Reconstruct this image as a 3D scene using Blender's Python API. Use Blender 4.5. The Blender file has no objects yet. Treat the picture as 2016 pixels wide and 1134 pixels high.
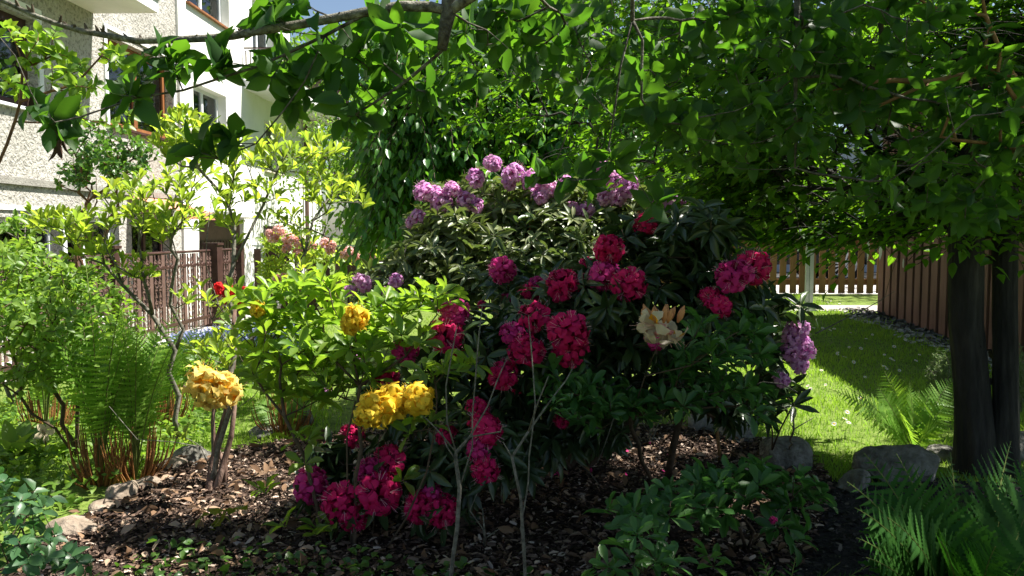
import bpy, math, random
import numpy as np
from mathutils import Vector, Matrix
R = math.radians
scene = bpy.context.scene
COL = scene.collection

# ------------------------------------------------------------------ camera
EYE = 1.15; F = 1550.0; VPX = 1040.0; HOR = 460.0
yaw = math.atan((VPX-1008)/F); pitch = math.atan((567-HOR)/F)
cam_d = bpy.data.cameras.new('camera'); cam = bpy.data.objects.new('camera', cam_d); COL.objects.link(cam)
cam.location = (0, 0, EYE); cam.rotation_euler = (R(90)-pitch, 0, yaw)
cam_d.sensor_width = 36; cam_d.lens = 36*F/2016; cam_d.clip_start = 0.05; cam_d.clip_end = 500
scene.camera = cam
CM = cam.rotation_euler.to_matrix()

# ------------------------------------------------------------------ light
SUN = Vector((1.0, 0.23, 1.70)).normalized()
w = bpy.data.worlds.new('World'); scene.world = w; w.use_nodes = True
nt = w.node_tree; nt.nodes.clear()
sky = nt.nodes.new('ShaderNodeTexSky'); sky.sky_type = 'NISHITA'; sky.sun_disc = False
sky.sun_elevation = math.asin(SUN.z); sky.sun_rotation = math.atan2(SUN.x, SUN.y)
sky.air_density = 1.0; sky.dust_density = 1.2
bg = nt.nodes.new('ShaderNodeBackground'); bg.inputs['Strength'].default_value = 0.05
wo = nt.nodes.new('ShaderNodeOutputWorld')
nt.links.new(sky.outputs[0], bg.inputs[0]); nt.links.new(bg.outputs[0], wo.inputs[0])
sd = bpy.data.lights.new('sun', 'SUN'); sd.energy = 5.0; sd.angle = R(0.53); sd.color = (1, 0.955, 0.87)
so = bpy.data.objects.new('sun', sd); COL.objects.link(so)
so.rotation_euler = SUN.to_track_quat('Z', 'Y').to_euler(); so.location = (6, 2, 12)
scene.view_settings.view_transform = 'Standard'; scene.view_settings.look = 'None'
scene.view_settings.exposure = 1.55; scene.view_settings.gamma = 1.0
scene.render.engine = 'CYCLES'
scene.cycles.max_bounces = 8; scene.cycles.diffuse_bounces = 4; scene.cycles.transmission_bounces = 6
scene.cycles.transparent_max_bounces = 12

# ------------------------------------------------------------------ placement helpers
def smooth(t):
    t = max(0.0, min(1.0, t)); return t*t*(3-2*t)
def terrain(x, y):
    z = -0.35*smooth((-2.9-x)/2.2)
    z += 0.30*smooth((y-5.0)/8.0)*smooth((x+1.5)/2.0)
    z += -0.12*smooth((y-6.0)/5.0)*smooth((-x-0.5)/2.0)
    z += 0.05*math.sin(x*2.1+0.4)*math.sin(y*1.7)*smooth((5-y)/2)*0.6
    return z
def ray(px, py):
    d = CM @ Vector(((px-1008)/F, (567-py)/F, -1.0)); return d
def P(px, py, Y):
    d = ray(px, py); t = Y/d.y; return Vector((d.x*t, Y, EYE+d.z*t))
def G(px, py, lift=0.0):
    d = ray(px, py); t = 1.0
    for _ in range(400):
        p = d*t
        if EYE+p.z <= terrain(p.x, p.y): break
        t += 0.04
    return Vector((d.x*t, d.y*t, terrain(d.x*t, d.y*t)+lift))

# ------------------------------------------------------------------ object helpers
def tag(o, label=None, cat=None, group=None, kind=None):
    if label: o['label'] = label
    if cat: o['category'] = cat
    if group: o['group'] = group
    if kind: o['kind'] = kind
    return o
def empty(name, loc, label, cat, group=None, rz=0):
    o = bpy.data.objects.new(name, None); COL.objects.link(o); o.location = loc; o.rotation_euler = (0, 0, rz)
    o.empty_display_size = 0.1
    return tag(o, label, cat, group)
def link_mesh(name, me, mats, parent=None, org=None, smooth_=False):
    o = bpy.data.objects.new(name, me); COL.objects.link(o)
    if not isinstance(mats, (list, tuple)): mats = [mats]
    for m in mats: me.materials.append(m)
    if parent: o.parent = parent
    if smooth_: me.shade_smooth()
    return o
def wloc(parent):
    v = Vector((0, 0, 0))
    while parent: v += Vector(parent.location); parent = parent.parent
    return v
class MB:
    def __init__(s): s.v = []; s.f = []; s.m = []; s.mi = 0
    def quad(s, a, b, c, d):
        i = len(s.v); s.v += [tuple(a), tuple(b), tuple(c), tuple(d)]; s.f.append((i, i+1, i+2, i+3)); s.m.append(s.mi)
    def poly(s, pts):
        i = len(s.v); s.v += [tuple(p) for p in pts]; s.f.append(tuple(range(i, i+len(pts)))); s.m.append(s.mi)
    def box(s, x0, x1, y0, y1, z0, z1):
        i = len(s.v)
        s.v += [(x0,y0,z0),(x1,y0,z0),(x1,y1,z0),(x0,y1,z0),(x0,y0,z1),(x1,y0,z1),(x1,y1,z1),(x0,y1,z1)]
        for f in ((0,3,2,1),(4,5,6,7),(0,1,5,4),(1,2,6,5),(2,3,7,6),(3,0,4,7)):
            s.f.append(tuple(i+k for k in f)); s.m.append(s.mi)
    def tube(s, pts, rad, n=6, cap=True):
        pts = [Vector(p) for p in pts]
        if not hasattr(rad, '__len__'): rad = [rad]*len(pts)
        base = len(s.v); up = None
        for k, p in enumerate(pts):
            t = (pts[min(k+1, len(pts)-1)]-pts[max(k-1, 0)])
            if t.length < 1e-9: t = Vector((0,0,1))
            t.normalize()
            if up is None: up = t.orthogonal().normalized()
            up = (up - t*up.dot(t))
            up = up.normalized() if up.length > 1e-5 else t.orthogonal().normalized()
            sd_ = t.cross(up)
            for j in range(n):
                a = 2*math.pi*j/n
                s.v.append(tuple(p+(up*math.cos(a)+sd_*math.sin(a))*rad[k]))
        for k in range(len(pts)-1):
            for j in range(n):
                a = base+k*n+j; b = base+k*n+(j+1)%n
                s.f.append((a, b, b+n, a+n)); s.m.append(s.mi)
        if cap:
            s.f.append(tuple(base+j for j in range(n))[::-1]); s.m.append(s.mi)
            e = base+(len(pts)-1)*n; s.f.append(tuple(e+j for j in range(n))); s.m.append(s.mi)
    def lathe(s, c, prof, n=16, axis='z'):
        base = len(s.v); c = Vector(c)
        for r, h in prof:
            for j in range(n):
                a = 2*math.pi*j/n
                q = Vector((r*math.cos(a), r*math.sin(a), h)) if axis == 'z' else Vector((r*math.cos(a), h, r*math.sin(a)))
                s.v.append(tuple(c+q))
        for k in range(len(prof)-1):
            for j in range(n):
                a = base+k*n+j; b = base+k*n+(j+1)%n
                s.f.append((a, b, b+n, a+n)); s.m.append(s.mi)
    def build(s, name, mats, parent=None, smooth_=False, world=True, org=None):
        o_ = wloc(parent) if (parent and world) else Vector((0,0,0))
        if org is not None: o_ = Vector(org)
        me = bpy.data.meshes.new(name)
        a = np.array(s.v, dtype=float).reshape(-1, 3)-np.array(o_)
        me.from_pydata(a.tolist(), [], s.f)
        me.polygons.foreach_set('material_index', np.array(s.m, dtype=np.int32)); me.update()
        ob = link_mesh(name, me, mats, parent, smooth_=smooth_)
        if org is not None: ob.location = org
        return ob

# ------------------------------------------------------------------ materials
def newmat(name):
    m = bpy.data.materials.new(name); m.use_nodes = True; t = m.node_tree; t.nodes.clear()
    out = t.nodes.new('ShaderNodeOutputMaterial'); return m, t, out
def N(t, typ, **kw):
    n = t.nodes.new(typ)
    for k, v in kw.items(): setattr(n, k, v)
    return n
def ramp(t, fac, stops):
    r = N(t, 'ShaderNodeValToRGB'); el = r.color_ramp.elements
    while len(el) < len(stops): el.new(0.5)
    for e, (p, c) in zip(el, stops): e.position = p; e.color = (*c, 1)
    t.links.new(fac, r.inputs[0]); return r.outputs[0]
def mat_leaf(name, c0, c1, trans=(0.30, 0.45, 0.02), tf=0.42, rough=0.45, spec=0.4, bump=True):
    m, t, out = newmat(name)
    at = N(t, 'ShaderNodeAttribute', attribute_name='tint')
    mix = N(t, 'ShaderNodeMix', data_type='RGBA'); t.links.new(at.outputs['Fac'], mix.inputs[0])
    mix.inputs[6].default_value = (*c0, 1); mix.inputs[7].default_value = (*c1, 1)
    p = N(t, 'ShaderNodeBsdfPrincipled'); t.links.new(mix.outputs[2], p.inputs['Base Color'])
    p.inputs['Roughness'].default_value = rough; p.inputs['Specular IOR Level'].default_value = spec
    tr = N(t, 'ShaderNodeBsdfTranslucent')
    hs = N(t, 'ShaderNodeMix', data_type='RGBA'); t.links.new(at.outputs['Fac'], hs.inputs[0])
    hs.inputs[6].default_value = (trans[0]*0.6, trans[1]*0.75, trans[2], 1); hs.inputs[7].default_value = (*trans, 1)
    t.links.new(hs.outputs[2], tr.inputs[0])
    ms = N(t, 'ShaderNodeMixShader'); ms.inputs[0].default_value = tf
    t.links.new(p.outputs[0], ms.inputs[1]); t.links.new(tr.outputs[0], ms.inputs[2]); t.links.new(ms.outputs[0], out.inputs[0])
    return m
def mat_noise(name, cols, scale=8, rough=0.85, bump=0.3, bscale=None, detail=6, dist=0.02, spec=0.3, coord='Object', stretch=None):
    m, t, out = newmat(name)
    tc = N(t, 'ShaderNodeTexCoord'); co = tc.outputs[coord]
    if stretch:
        mp = N(t, 'ShaderNodeMapping'); mp.inputs['Scale'].default_value = stretch; t.links.new(co, mp.inputs[0]); co = mp.outputs[0]
    n = N(t, 'ShaderNodeTexNoise'); n.inputs['Scale'].default_value = scale; n.inputs['Detail'].default_value = detail
    n.inputs['Roughness'].default_value = 0.65; t.links.new(co, n.inputs['Vector'])
    k = len(cols); lo, hi = 0.32, 0.68
    c = ramp(t, n.outputs[0], [(lo+(hi-lo)*i/max(1, k-1), cols[i]) for i in range(k)])
    p = N(t, 'ShaderNodeBsdfPrincipled'); t.links.new(c, p.inputs['Base Color'])
    p.inputs['Roughness'].default_value = rough; p.inputs['Specular IOR Level'].default_value = spec
    if bump:
        n2 = N(t, 'ShaderNodeTexNoise'); n2.inputs['Scale'].default_value = bscale or scale*4; n2.inputs['Detail'].default_value = 5
        t.links.new(co, n2.inputs['Vector'])
        b = N(t, 'ShaderNodeBump'); b.inputs['Strength'].default_value = bump; b.inputs['Distance'].default_value = dist
        t.links.new(n2.outputs[0], b.inputs['Height']); t.links.new(b.outputs[0], p.inputs['Normal'])
    t.links.new(p.outputs[0], out.inputs[0]); return m
def mat_tint(name, stops, rough=0.8, spec=0.3, tf=0.0):
    m, t, out = newmat(name)
    at = N(t, 'ShaderNodeAttribute', attribute_name='tint')
    c = ramp(t, at.outputs['Fac'], stops)
    p = N(t, 'ShaderNodeBsdfPrincipled'); t.links.new(c, p.inputs['Base Color'])
    p.inputs['Roughness'].default_value = rough; p.inputs['Specular IOR Level'].default_value = spec
    if tf:
        tr = N(t, 'ShaderNodeBsdfTranslucent'); t.links.new(c, tr.inputs[0])
        ms = N(t, 'ShaderNodeMixShader'); ms.inputs[0].default_value = tf
        t.links.new(p.outputs[0], ms.inputs[1]); t.links.new(tr.outputs[0], ms.inputs[2]); t.links.new(ms.outputs[0], out.inputs[0])
    else: t.links.new(p.outputs[0], out.inputs[0])
    return m
def mat_petal(name, c0, c1, tf=0.35, rough=0.6):
    return mat_leaf(name, c0, c1, trans=(min(1, c1[0]*1.1), c1[1], c1[2]), tf=tf, rough=rough, spec=0.2)
def mat_glass(name, tint=(0.75, 0.85, 0.9)):
    m, t, out = newmat(name)
    fr = N(t, 'ShaderNodeFresnel'); fr.inputs[0].default_value = 1.9
    tr = N(t, 'ShaderNodeBsdfTransparent'); tr.inputs[0].default_value = (*tint, 1)
    gl = N(t, 'ShaderNodeBsdfGlossy'); gl.inputs['Roughness'].default_value = 0.03
    ms = N(t, 'ShaderNodeMixShader'); t.links.new(fr.outputs[0], ms.inputs[0])
    t.links.new(tr.outputs[0], ms.inputs[1]); t.links.new(gl.outputs[0], ms.inputs[2]); t.links.new(ms.outputs[0], out.inputs[0]); return m

def mat_stucco(name, cols, vs=28, strength=0.9):
    m, t, out = newmat(name)
    tc = N(t, 'ShaderNodeTexCoord')
    nz = N(t, 'ShaderNodeTexNoise'); nz.inputs['Scale'].default_value = 9; nz.inputs['Detail'].default_value = 3; t.links.new(tc.outputs['Object'], nz.inputs['Vector'])
    mx = N(t, 'ShaderNodeMix', data_type='VECTOR'); mx.inputs[0].default_value = 0.12
    t.links.new(tc.outputs['Object'], mx.inputs[4]); t.links.new(nz.outputs['Color'], mx.inputs[5])
    vo = N(t, 'ShaderNodeTexNoise'); vo.inputs['Scale'].default_value = vs; vo.inputs['Detail'].default_value = 2.5; t.links.new(mx.outputs[1], vo.inputs['Vector'])
    big = N(t, 'ShaderNodeTexNoise'); big.inputs['Scale'].default_value = 0.9; big.inputs['Detail'].default_value = 6; t.links.new(tc.outputs['Object'], big.inputs['Vector'])
    c1 = ramp(t, vo.outputs[0], [(0.36, cols[0]), (0.46, cols[1]), (0.7, cols[2])])
    c2 = ramp(t, big.outputs[0], [(0.3, (0.78, 0.77, 0.74)), (0.6, (1, 1, 1))])
    mu = N(t, 'ShaderNodeMix', data_type='RGBA', blend_type='MULTIPLY'); mu.inputs[0].default_value = 1
    t.links.new(c1, mu.inputs[6]); t.links.new(c2, mu.inputs[7])
    p = N(t, 'ShaderNodeBsdfPrincipled'); p.inputs['Roughness'].default_value = 0.95; p.inputs['Specular IOR Level'].default_value = 0.1
    t.links.new(mu.outputs[2], p.inputs['Base Color'])
    b = N(t, 'ShaderNodeBump'); b.inputs['Strength'].default_value = strength; b.inputs['Distance'].default_value = 0.03
    t.links.new(vo.outputs[0], b.inputs['Height']); t.links.new(b.outputs[0], p.inputs['Normal'])
    t.links.new(p.outputs[0], out.inputs[0]); return m

M = {}
M['stucco'] = mat_stucco('pebble_render', [(0.24, 0.23, 0.21), (0.39, 0.375, 0.345), (0.48, 0.465, 0.43)], 26, 1.0)
M['plaster'] = mat_noise('white_plaster', [(0.66, 0.66, 0.62), (0.74, 0.74, 0.70)], 1.3, 0.9, 0.12, 60, dist=0.005)
M['soffit'] = mat_noise('soffit_paint', [(0.62, 0.62, 0.61), (0.72, 0.72, 0.71)], 2, 0.9, 0.05)
M['cream'] = mat_noise('cream_paint', [(0.55, 0.50, 0.40), (0.64, 0.59, 0.49)], 2, 0.85, 0.05)
M['white'] = mat_noise('white_frame_paint', [(0.66, 0.68, 0.70), (0.76, 0.78, 0.80)], 3, 0.5, 0.03)
M['brownframe'] = mat_noise('brown_window_wood', [(0.16, 0.06, 0.025), (0.30, 0.12, 0.04)], 5, 0.5, 0.15, stretch=(1, 1, 0.1))
M['darkbrown'] = mat_noise('dark_brown_metal', [(0.035, 0.016, 0.014), (0.07, 0.035, 0.03)], 6, 0.5, 0.1)
M['rustbrown'] = mat_noise('red_brown_panel', [(0.085, 0.05, 0.043), (0.15, 0.088, 0.075)], 5, 0.6, 0.15)
M['curtain'] = mat_noise('curtain', [(0.55, 0.58, 0.62), (0.7, 0.72, 0.75)], 4, 0.9, 0.1)
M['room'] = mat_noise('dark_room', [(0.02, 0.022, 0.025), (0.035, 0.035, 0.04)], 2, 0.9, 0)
M['glass'] = mat_glass('window_glass')
M['salmon'] = mat_noise('salmon_awning', [(0.55, 0.22, 0.14), (0.66, 0.30, 0.2)], 3, 0.8, 0.05)
M['tile'] = mat_noise('roof_tile', [(0.16, 0.05, 0.035), (0.26, 0.08, 0.05)], 9, 0.8, 0.4)
M['picket'] = mat_noise('picket_wood', [(0.17, 0.085, 0.04), (0.30, 0.16, 0.075)], 6, 0.75, 0.3, stretch=(1, 1, 0.08))
M['shed'] = mat_noise('shed_boards', [(0.10, 0.05, 0.038), (0.19, 0.095, 0.072), (0.23, 0.12, 0.09)], 3.5, 0.7, 0.25, 30, stretch=(1, 1, 0.15))
M['shedgap'] = mat_noise('shed_back', [(0.03, 0.018, 0.015), (0.045, 0.025, 0.02)], 4, 0.9, 0)
M['lichen'] = mat_noise('peeling_paint', [(0.35, 0.38, 0.33), (0.5, 0.52, 0.47)], 30, 0.8, 0.2)
M['galv'] = mat_noise('grey_green_metal', [(0.35, 0.42, 0.36), (0.45, 0.52, 0.46)], 8, 0.5, 0.1)
M['carpaint'] = mat_noise('dark_car_paint', [(0.012, 0.014, 0.02), (0.016, 0.018, 0.026)], 2, 0.25, 0, spec=0.6)
M['carglass'] = mat_noise('car_glass', [(0.01, 0.012, 0.014), (0.014, 0.016, 0.02)], 2, 0.08, 0, spec=0.8)
M['rubber'] = mat_noise('tyre_rubber', [(0.012, 0.012, 0.012), (0.02, 0.02, 0.02)], 20, 0.85, 0.2)
M['alloy'] = mat_noise('alloy', [(0.6, 0.6, 0.6), (0.7, 0.7, 0.7)], 5, 0.3, 0, spec=0.8)
M['plastic'] = mat_noise('black_trim', [(0.015, 0.015, 0.015), (0.03, 0.03, 0.03)], 8, 0.6, 0.1)
M['lamp'] = mat_noise('headlight_lens', [(0.6, 0.62, 0.65), (0.7, 0.72, 0.75)], 8, 0.1, 0, spec=0.9)
M['palewall'] = mat_noise('pale_blue_wall', [(0.42, 0.47, 0.56), (0.50, 0.55, 0.64)], 1, 0.9, 0.05)
M['bark'] = mat_noise('bark', [(0.035, 0.025, 0.018), (0.085, 0.06, 0.042), (0.14, 0.105, 0.075)], 22, 0.95, 0.9, 70, dist=0.01, stretch=(1, 1, 0.3))
M['barkl'] = mat_noise('lichen_bark', [(0.03, 0.026, 0.02), (0.09, 0.08, 0.065), (0.20, 0.19, 0.155)], 55, 0.95, 1.0, 130, dist=0.006)
M['barkl2'] = mat_noise('lichen_limb', [(0.05, 0.045, 0.035), (0.15, 0.14, 0.11), (0.30, 0.29, 0.24)], 60, 0.95, 1.0, 150, dist=0.006)
M['twig'] = mat_noise('twig_bark', [(0.05, 0.032, 0.02), (0.12, 0.085, 0.055)], 30, 0.9, 0.5, 90, dist=0.004)
M['twiggrey'] = mat_noise('grey_twig_bark', [(0.05, 0.046, 0.037), (0.13, 0.12, 0.095), (0.22, 0.205, 0.17)], 60, 0.9, 0.6, 100, dist=0.004)
M['twigtan'] = mat_noise('tan_limb_bark', [(0.15, 0.08, 0.03), (0.28, 0.16, 0.07)], 30, 0.85, 0.5, 90, dist=0.004)
M['stemred2'] = mat_noise('azalea_bark', [(0.06, 0.035, 0.025), (0.14, 0.085, 0.065), (0.22, 0.15, 0.12)], 26, 0.9, 0.8, 80, dist=0.006, stretch=(1, 1, .4))
M['stemred'] = mat_noise('reddish_stem', [(0.10, 0.05, 0.03), (0.20, 0.10, 0.06)], 30, 0.8, 0.3)
M['trunk'] = mat_noise('tree_trunk_bark', [(0.012, 0.011, 0.009), (0.03, 0.028, 0.024), (0.06, 0.055, 0.046)], 9, 0.95, 1.0, 26, dist=0.02, stretch=(1, 1, 0.22))
M['frondstem'] = mat_noise('fern_stem', [(0.13, 0.05, 0.015), (0.30, 0.13, 0.035)], 25, 0.8, 0.3)
M['fernrib'] = mat_noise('fern_midrib', [(0.06, 0.09, 0.015), (0.12, 0.15, 0.03)], 25, 0.7, 0.1)
M['stone'] = mat_noise('granite', [(0.06, 0.055, 0.045), (0.15, 0.145, 0.125), (0.26, 0.25, 0.225)], 9, 0.95, 1.0, 30, dist=0.03)
M['stoneb'] = mat_noise('sandstone', [(0.11, 0.085, 0.06), (0.24, 0.19, 0.145), (0.34, 0.28, 0.22)], 7, 0.95, 0.9, 30, dist=0.02)
M['soil'] = mat_noise('soil', [(0.018, 0.012, 0.009), (0.045, 0.03, 0.022), (0.08, 0.055, 0.04)], 22, 1.0, 1.0, 60, dist=0.03)
M['mulchsheet'] = mat_noise('mulch_bed', [(0.014, 0.009, 0.006), (0.045, 0.027, 0.018), (0.10, 0.065, 0.045)], 38, 1.0, 1.0, 70, dist=0.03)
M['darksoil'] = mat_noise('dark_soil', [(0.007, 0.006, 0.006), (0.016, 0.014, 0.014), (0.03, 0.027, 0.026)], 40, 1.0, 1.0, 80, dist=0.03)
M['lawn'] = mat_noise('lawn_soil', [(0.06, 0.09, 0.015), (0.12, 0.18, 0.025), (0.16, 0.2, 0.05)], 14, 1.0, 0.8, 60)
M['path'] = mat_noise('pale_gravel_path', [(0.28, 0.25, 0.22), (0.42, 0.39, 0.35)], 40, 0.95, 0.6, 90)
M['asphalt'] = mat_noise('asphalt', [(0.045, 0.045, 0.047), (0.07, 0.07, 0.07)], 60, 0.9, 0.4, 150)
M['paving'] = mat_noise('paving', [(0.42, 0.40, 0.37), (0.52, 0.50, 0.47)], 12, 0.9, 0.3)
M['concrete'] = mat_noise('concrete', [(0.18, 0.17, 0.15), (0.3, 0.29, 0.26)], 12, 0.95, 0.6)

L = {}
L['azalea_lime'] = mat_leaf('lime_azalea_leaf', (0.10, 0.17, 0.018), (0.20, 0.26, 0.04), (0.58, 0.72, 0.05), 0.5, 0.4, 0.45)
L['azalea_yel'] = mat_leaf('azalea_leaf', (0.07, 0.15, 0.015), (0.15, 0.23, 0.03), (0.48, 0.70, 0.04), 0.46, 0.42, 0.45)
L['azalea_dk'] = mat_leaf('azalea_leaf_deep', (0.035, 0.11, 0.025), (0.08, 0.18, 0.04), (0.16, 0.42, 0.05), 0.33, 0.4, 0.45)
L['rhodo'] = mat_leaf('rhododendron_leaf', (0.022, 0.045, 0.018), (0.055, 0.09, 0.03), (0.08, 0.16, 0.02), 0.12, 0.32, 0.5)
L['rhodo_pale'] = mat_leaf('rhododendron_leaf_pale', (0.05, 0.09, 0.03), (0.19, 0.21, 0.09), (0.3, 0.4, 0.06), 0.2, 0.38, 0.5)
L['hornbeam'] = mat_leaf('hornbeam_leaf', (0.018, 0.05, 0.010), (0.04, 0.095, 0.016), (0.26, 0.52, 0.015), 0.42, 0.55, 0.2)
L['linden'] = mat_leaf('linden_leaf', (0.035, 0.11, 0.02), (0.08, 0.19, 0.035), (0.24, 0.55, 0.03), 0.36, 0.3, 0.5)
L['fruit'] = mat_leaf('fruit_tree_leaf', (0.018, 0.05, 0.014), (0.04, 0.09, 0.022), (0.20, 0.46, 0.02), 0.38, 0.5, 0.28)
L['bright'] = mat_leaf('bright_tree_leaf', (0.06, 0.13, 0.015), (0.13, 0.21, 0.03), (0.34, 0.55, 0.03), 0.45, 0.45, 0.4)
L['rose'] = mat_leaf('rose_leaf', (0.03, 0.08, 0.02), (0.09, 0.17, 0.03), (0.2, 0.42, 0.03), 0.35, 0.35, 0.5)
L['cover'] = mat_leaf('ground_cover_leaf', (0.07, 0.15, 0.02), (0.17, 0.26, 0.05), (0.42, 0.62, 0.05), 0.44, 0.45, 0.4)
L['blue'] = mat_leaf('bluish_leaf', (0.03, 0.085, 0.035), (0.07, 0.15, 0.05), (0.12, 0.34, 0.05), 0.25, 0.4, 0.45)
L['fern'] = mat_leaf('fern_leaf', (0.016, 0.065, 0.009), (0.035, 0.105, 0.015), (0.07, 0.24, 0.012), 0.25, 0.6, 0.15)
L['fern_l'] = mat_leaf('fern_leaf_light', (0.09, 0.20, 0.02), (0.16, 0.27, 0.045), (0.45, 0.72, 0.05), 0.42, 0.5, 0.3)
L['grass'] = mat_leaf('grass_blade', (0.11, 0.23, 0.02), (0.27, 0.36, 0.055), (0.52, 0.78, 0.06), 0.4, 0.55, 0.25)
L['lav'] = mat_leaf('grey_green_leaf', (0.10, 0.14, 0.06), (0.2, 0.24, 0.12), (0.25, 0.35, 0.1), 0.3, 0.6, 0.3)
L['needle'] = mat_leaf('dark_far_leaf', (0.02, 0.06, 0.015), (0.05, 0.11, 0.02), (0.12, 0.28, 0.02), 0.3, 0.5, 0.3)
L['yelgreen'] = mat_leaf('yellow_green_leaf', (0.10, 0.13, 0.02), (0.2, 0.2, 0.04), (0.35, 0.4, 0.03), 0.3, 0.55, 0.3)
L['yelleaf'] = mat_leaf('yellowing_leaf', (0.22, 0.17, 0.03), (0.32, 0.22, 0.05), (0.35, 0.3, 0.03), 0.3, 0.6, 0.3)
PT = {}
PT['magenta'] = mat_petal('magenta_petal', (0.46, 0.006, 0.075), (0.78, 0.02, 0.17), 0.35)
PT['magentap'] = mat_petal('purple_magenta_petal', (0.46, 0.012, 0.14), (0.74, 0.05, 0.30), 0.35)
PT['lilac'] = mat_petal('lilac_petal', (0.70, 0.24, 0.56), (0.88, 0.50, 0.78), 0.35)
PT['yellow'] = mat_petal('yellow_petal', (0.78, 0.50, 0.02), (0.88, 0.66, 0.06), 0.35)
PT['pale'] = mat_petal('pale_yellow_petal', (0.78, 0.56, 0.10), (0.86, 0.70, 0.22), 0.35)
PT['gold'] = mat_petal('gold_blotch', (0.8, 0.34, 0.01), (0.85, 0.42, 0.02), 0.2)
PT['white'] = mat_petal('white_petal', (0.60, 0.47, 0.30), (0.72, 0.62, 0.46), 0.3)
PT['bud'] = mat_petal('salmon_bud', (0.62, 0.28, 0.12), (0.72, 0.42, 0.2), 0.2)
PT['salmon'] = mat_petal('salmon_petal', (0.80, 0.30, 0.26), (0.90, 0.66, 0.60), 0.35)
PT['red'] = mat_petal('scarlet_petal', (0.62, 0.02, 0.02), (0.75, 0.03, 0.03), 0.3)
PT['blue'] = mat_petal('blue_petal', (0.25, 0.3, 0.6), (0.42, 0.46, 0.75), 0.2)
PT['daisy'] = mat_petal('daisy_petal', (0.75, 0.75, 0.75), (0.82, 0.82, 0.82), 0.2)
MULCH = mat_tint('bark_chip', [(0.0, (0.02, 0.012, 0.008)), (0.45, (0.06, 0.036, 0.025)), (0.78, (0.14, 0.09, 0.064)), (0.9, (0.32, 0.225, 0.165)), (1.0, (0.5, 0.41, 0.34))], 0.85)
PEB = mat_tint('pebble', [(0.0, (0.08, 0.075, 0.07)), (0.5, (0.2, 0.19, 0.18)), (1.0, (0.36, 0.35, 0.33))], 0.8)

# ------------------------------------------------------------------ leaf machinery
def norm(a):
    return a/np.maximum(np.linalg.norm(a, axis=-1, keepdims=True), 1e-9)
def leaf_template(kind):
    """returns verts (u along, v across in half widths, w normal), faces"""
    prof = {'ovate': [(0, .06), (.12, .5), (.38, 1.), (.68, .78), (1, .0)],
            'obovate': [(0, .08), (.25, .42), (.6, 1.), (.85, .8), (1, .12)],
            'lance': [(0, .1), (.25, .8), (.55, 1.), (.82, .6), (1, .0)],
            'small': [(0, .1), (.45, 1.), (1, .0)],
            'blade': [(0, 1.), (.5, .8), (1, .0)],
            'chip': [(0, .7), (.5, 1.), (1, .5)]}[kind]
    v = []; f = []
    droop = {'ovate': -.16, 'obovate': -.10, 'lance': -.18, 'small': -.12, 'blade': .0, 'chip': -.12}[kind]
    fold = {'ovate': .10, 'obovate': .10, 'lance': .10, 'small': .1, 'blade': 0.0, 'chip': .1}[kind]
    for u, wd in prof:
        z = droop*u*u
        if wd <= 0: v.append((u, 0, z)); continue
        v += [(u, -wd, z+fold*wd), (u, 0, z), (u, wd, z+fold*wd)]
    n = len(prof)
    for i in range(n-1):
        a = 3*i
        if prof[i+1][1] <= 0: f += [(a, a+1, a+3), (a+1, a+2, a+3)]
        else: f += [(a, a+1, a+4, a+3), (a+1, a+2, a+5, a+4)]
    return np.array(v, float), f
TPL = {k: leaf_template(k) for k in ('ovate', 'obovate', 'lance', 'small', 'blade', 'chip')}
def leaf_object(name, mat, parent, pos, ax, nr, size, wr, tpl='ovate', seed=1, org=None, tint=None, wavy=0.0):
    rs = np.random.RandomState(seed)
    pos = np.asarray(pos, float); ax = norm(np.asarray(ax, float)); nr = np.asarray(nr, float)
    nr = norm(nr-ax*np.sum(nr*ax, 1, keepdims=True)); sd_ = np.cross(nr, ax)
    tv, tf = TPL[tpl]; n = len(pos); k = len(tv)
    size = np.broadcast_to(np.asarray(size, float), (n,)); wr = np.broadcast_to(np.asarray(wr, float), (n,))
    u = tv[None, :, 0]*np.ones((n, 1)); v = tv[None, :, 1]*(wr[:, None]*0.5); wv = tv[None, :, 2]*(0.5+rs.rand(n, 1)*1.5)
    if wavy: wv = wv+rs.randn(n, k)*wavy
    V = pos[:, None, :]+size[:, None, None]*(u[..., None]*ax[:, None, :]+v[..., None]*sd_[:, None, :]+wv[..., None]*nr[:, None, :])
    o_ = np.array(org if org is not None else (wloc(parent) if parent else (0, 0, 0)), float)
    V = (V-o_).reshape(-1, 3)
    me = bpy.data.meshes.new(name)
    loops = []; starts = []; tot = []; s = 0
    for fc in tf: starts.append(s); tot.append(len(fc)); loops += fc; s += len(fc)
    loops = np.array(loops); LP = (loops[None, :]+np.arange(n)[:, None]*k).ravel()
    ST = (np.array(starts)[None, :]+np.arange(n)[:, None]*s).ravel()
    me.vertices.add(n*k); me.loops.add(len(LP)); me.polygons.add(len(ST))
    me.vertices.foreach_set('co', V.ravel()); me.loops.foreach_set('vertex_index', LP.astype(np.int32))
    me.polygons.foreach_set('loop_start', ST.astype(np.int32))
    me.update(calc_edges=True)
    at = me.attributes.new('tint', 'FLOAT', 'POINT')
    tt = rs.rand(n) if tint is None else np.asarray(tint, float)
    at.data.foreach_set('value', np.repeat(tt, k).astype(np.float32))
    o = link_mesh(name, me, mat, parent)
    if org is not None: o.location = org
    me.shade_smooth()
    return o

def blob(bl, rs):
    """bl: list of (px,py,Y,rx_px,ry_px,rY,n) -> world points scattered in ellipsoids"""
    out = []
    for (px, py, Y, rx, ry, rY, n) in bl:
        for _ in range(n):
            d = rs.randn(3); d /= np.linalg.norm(d); d *= rs.rand()**(1/2.4)
            out.append(tuple(P(px+d[0]*rx, py+d[1]*ry, Y+d[2]*rY)))
    return np.array(out)

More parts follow.
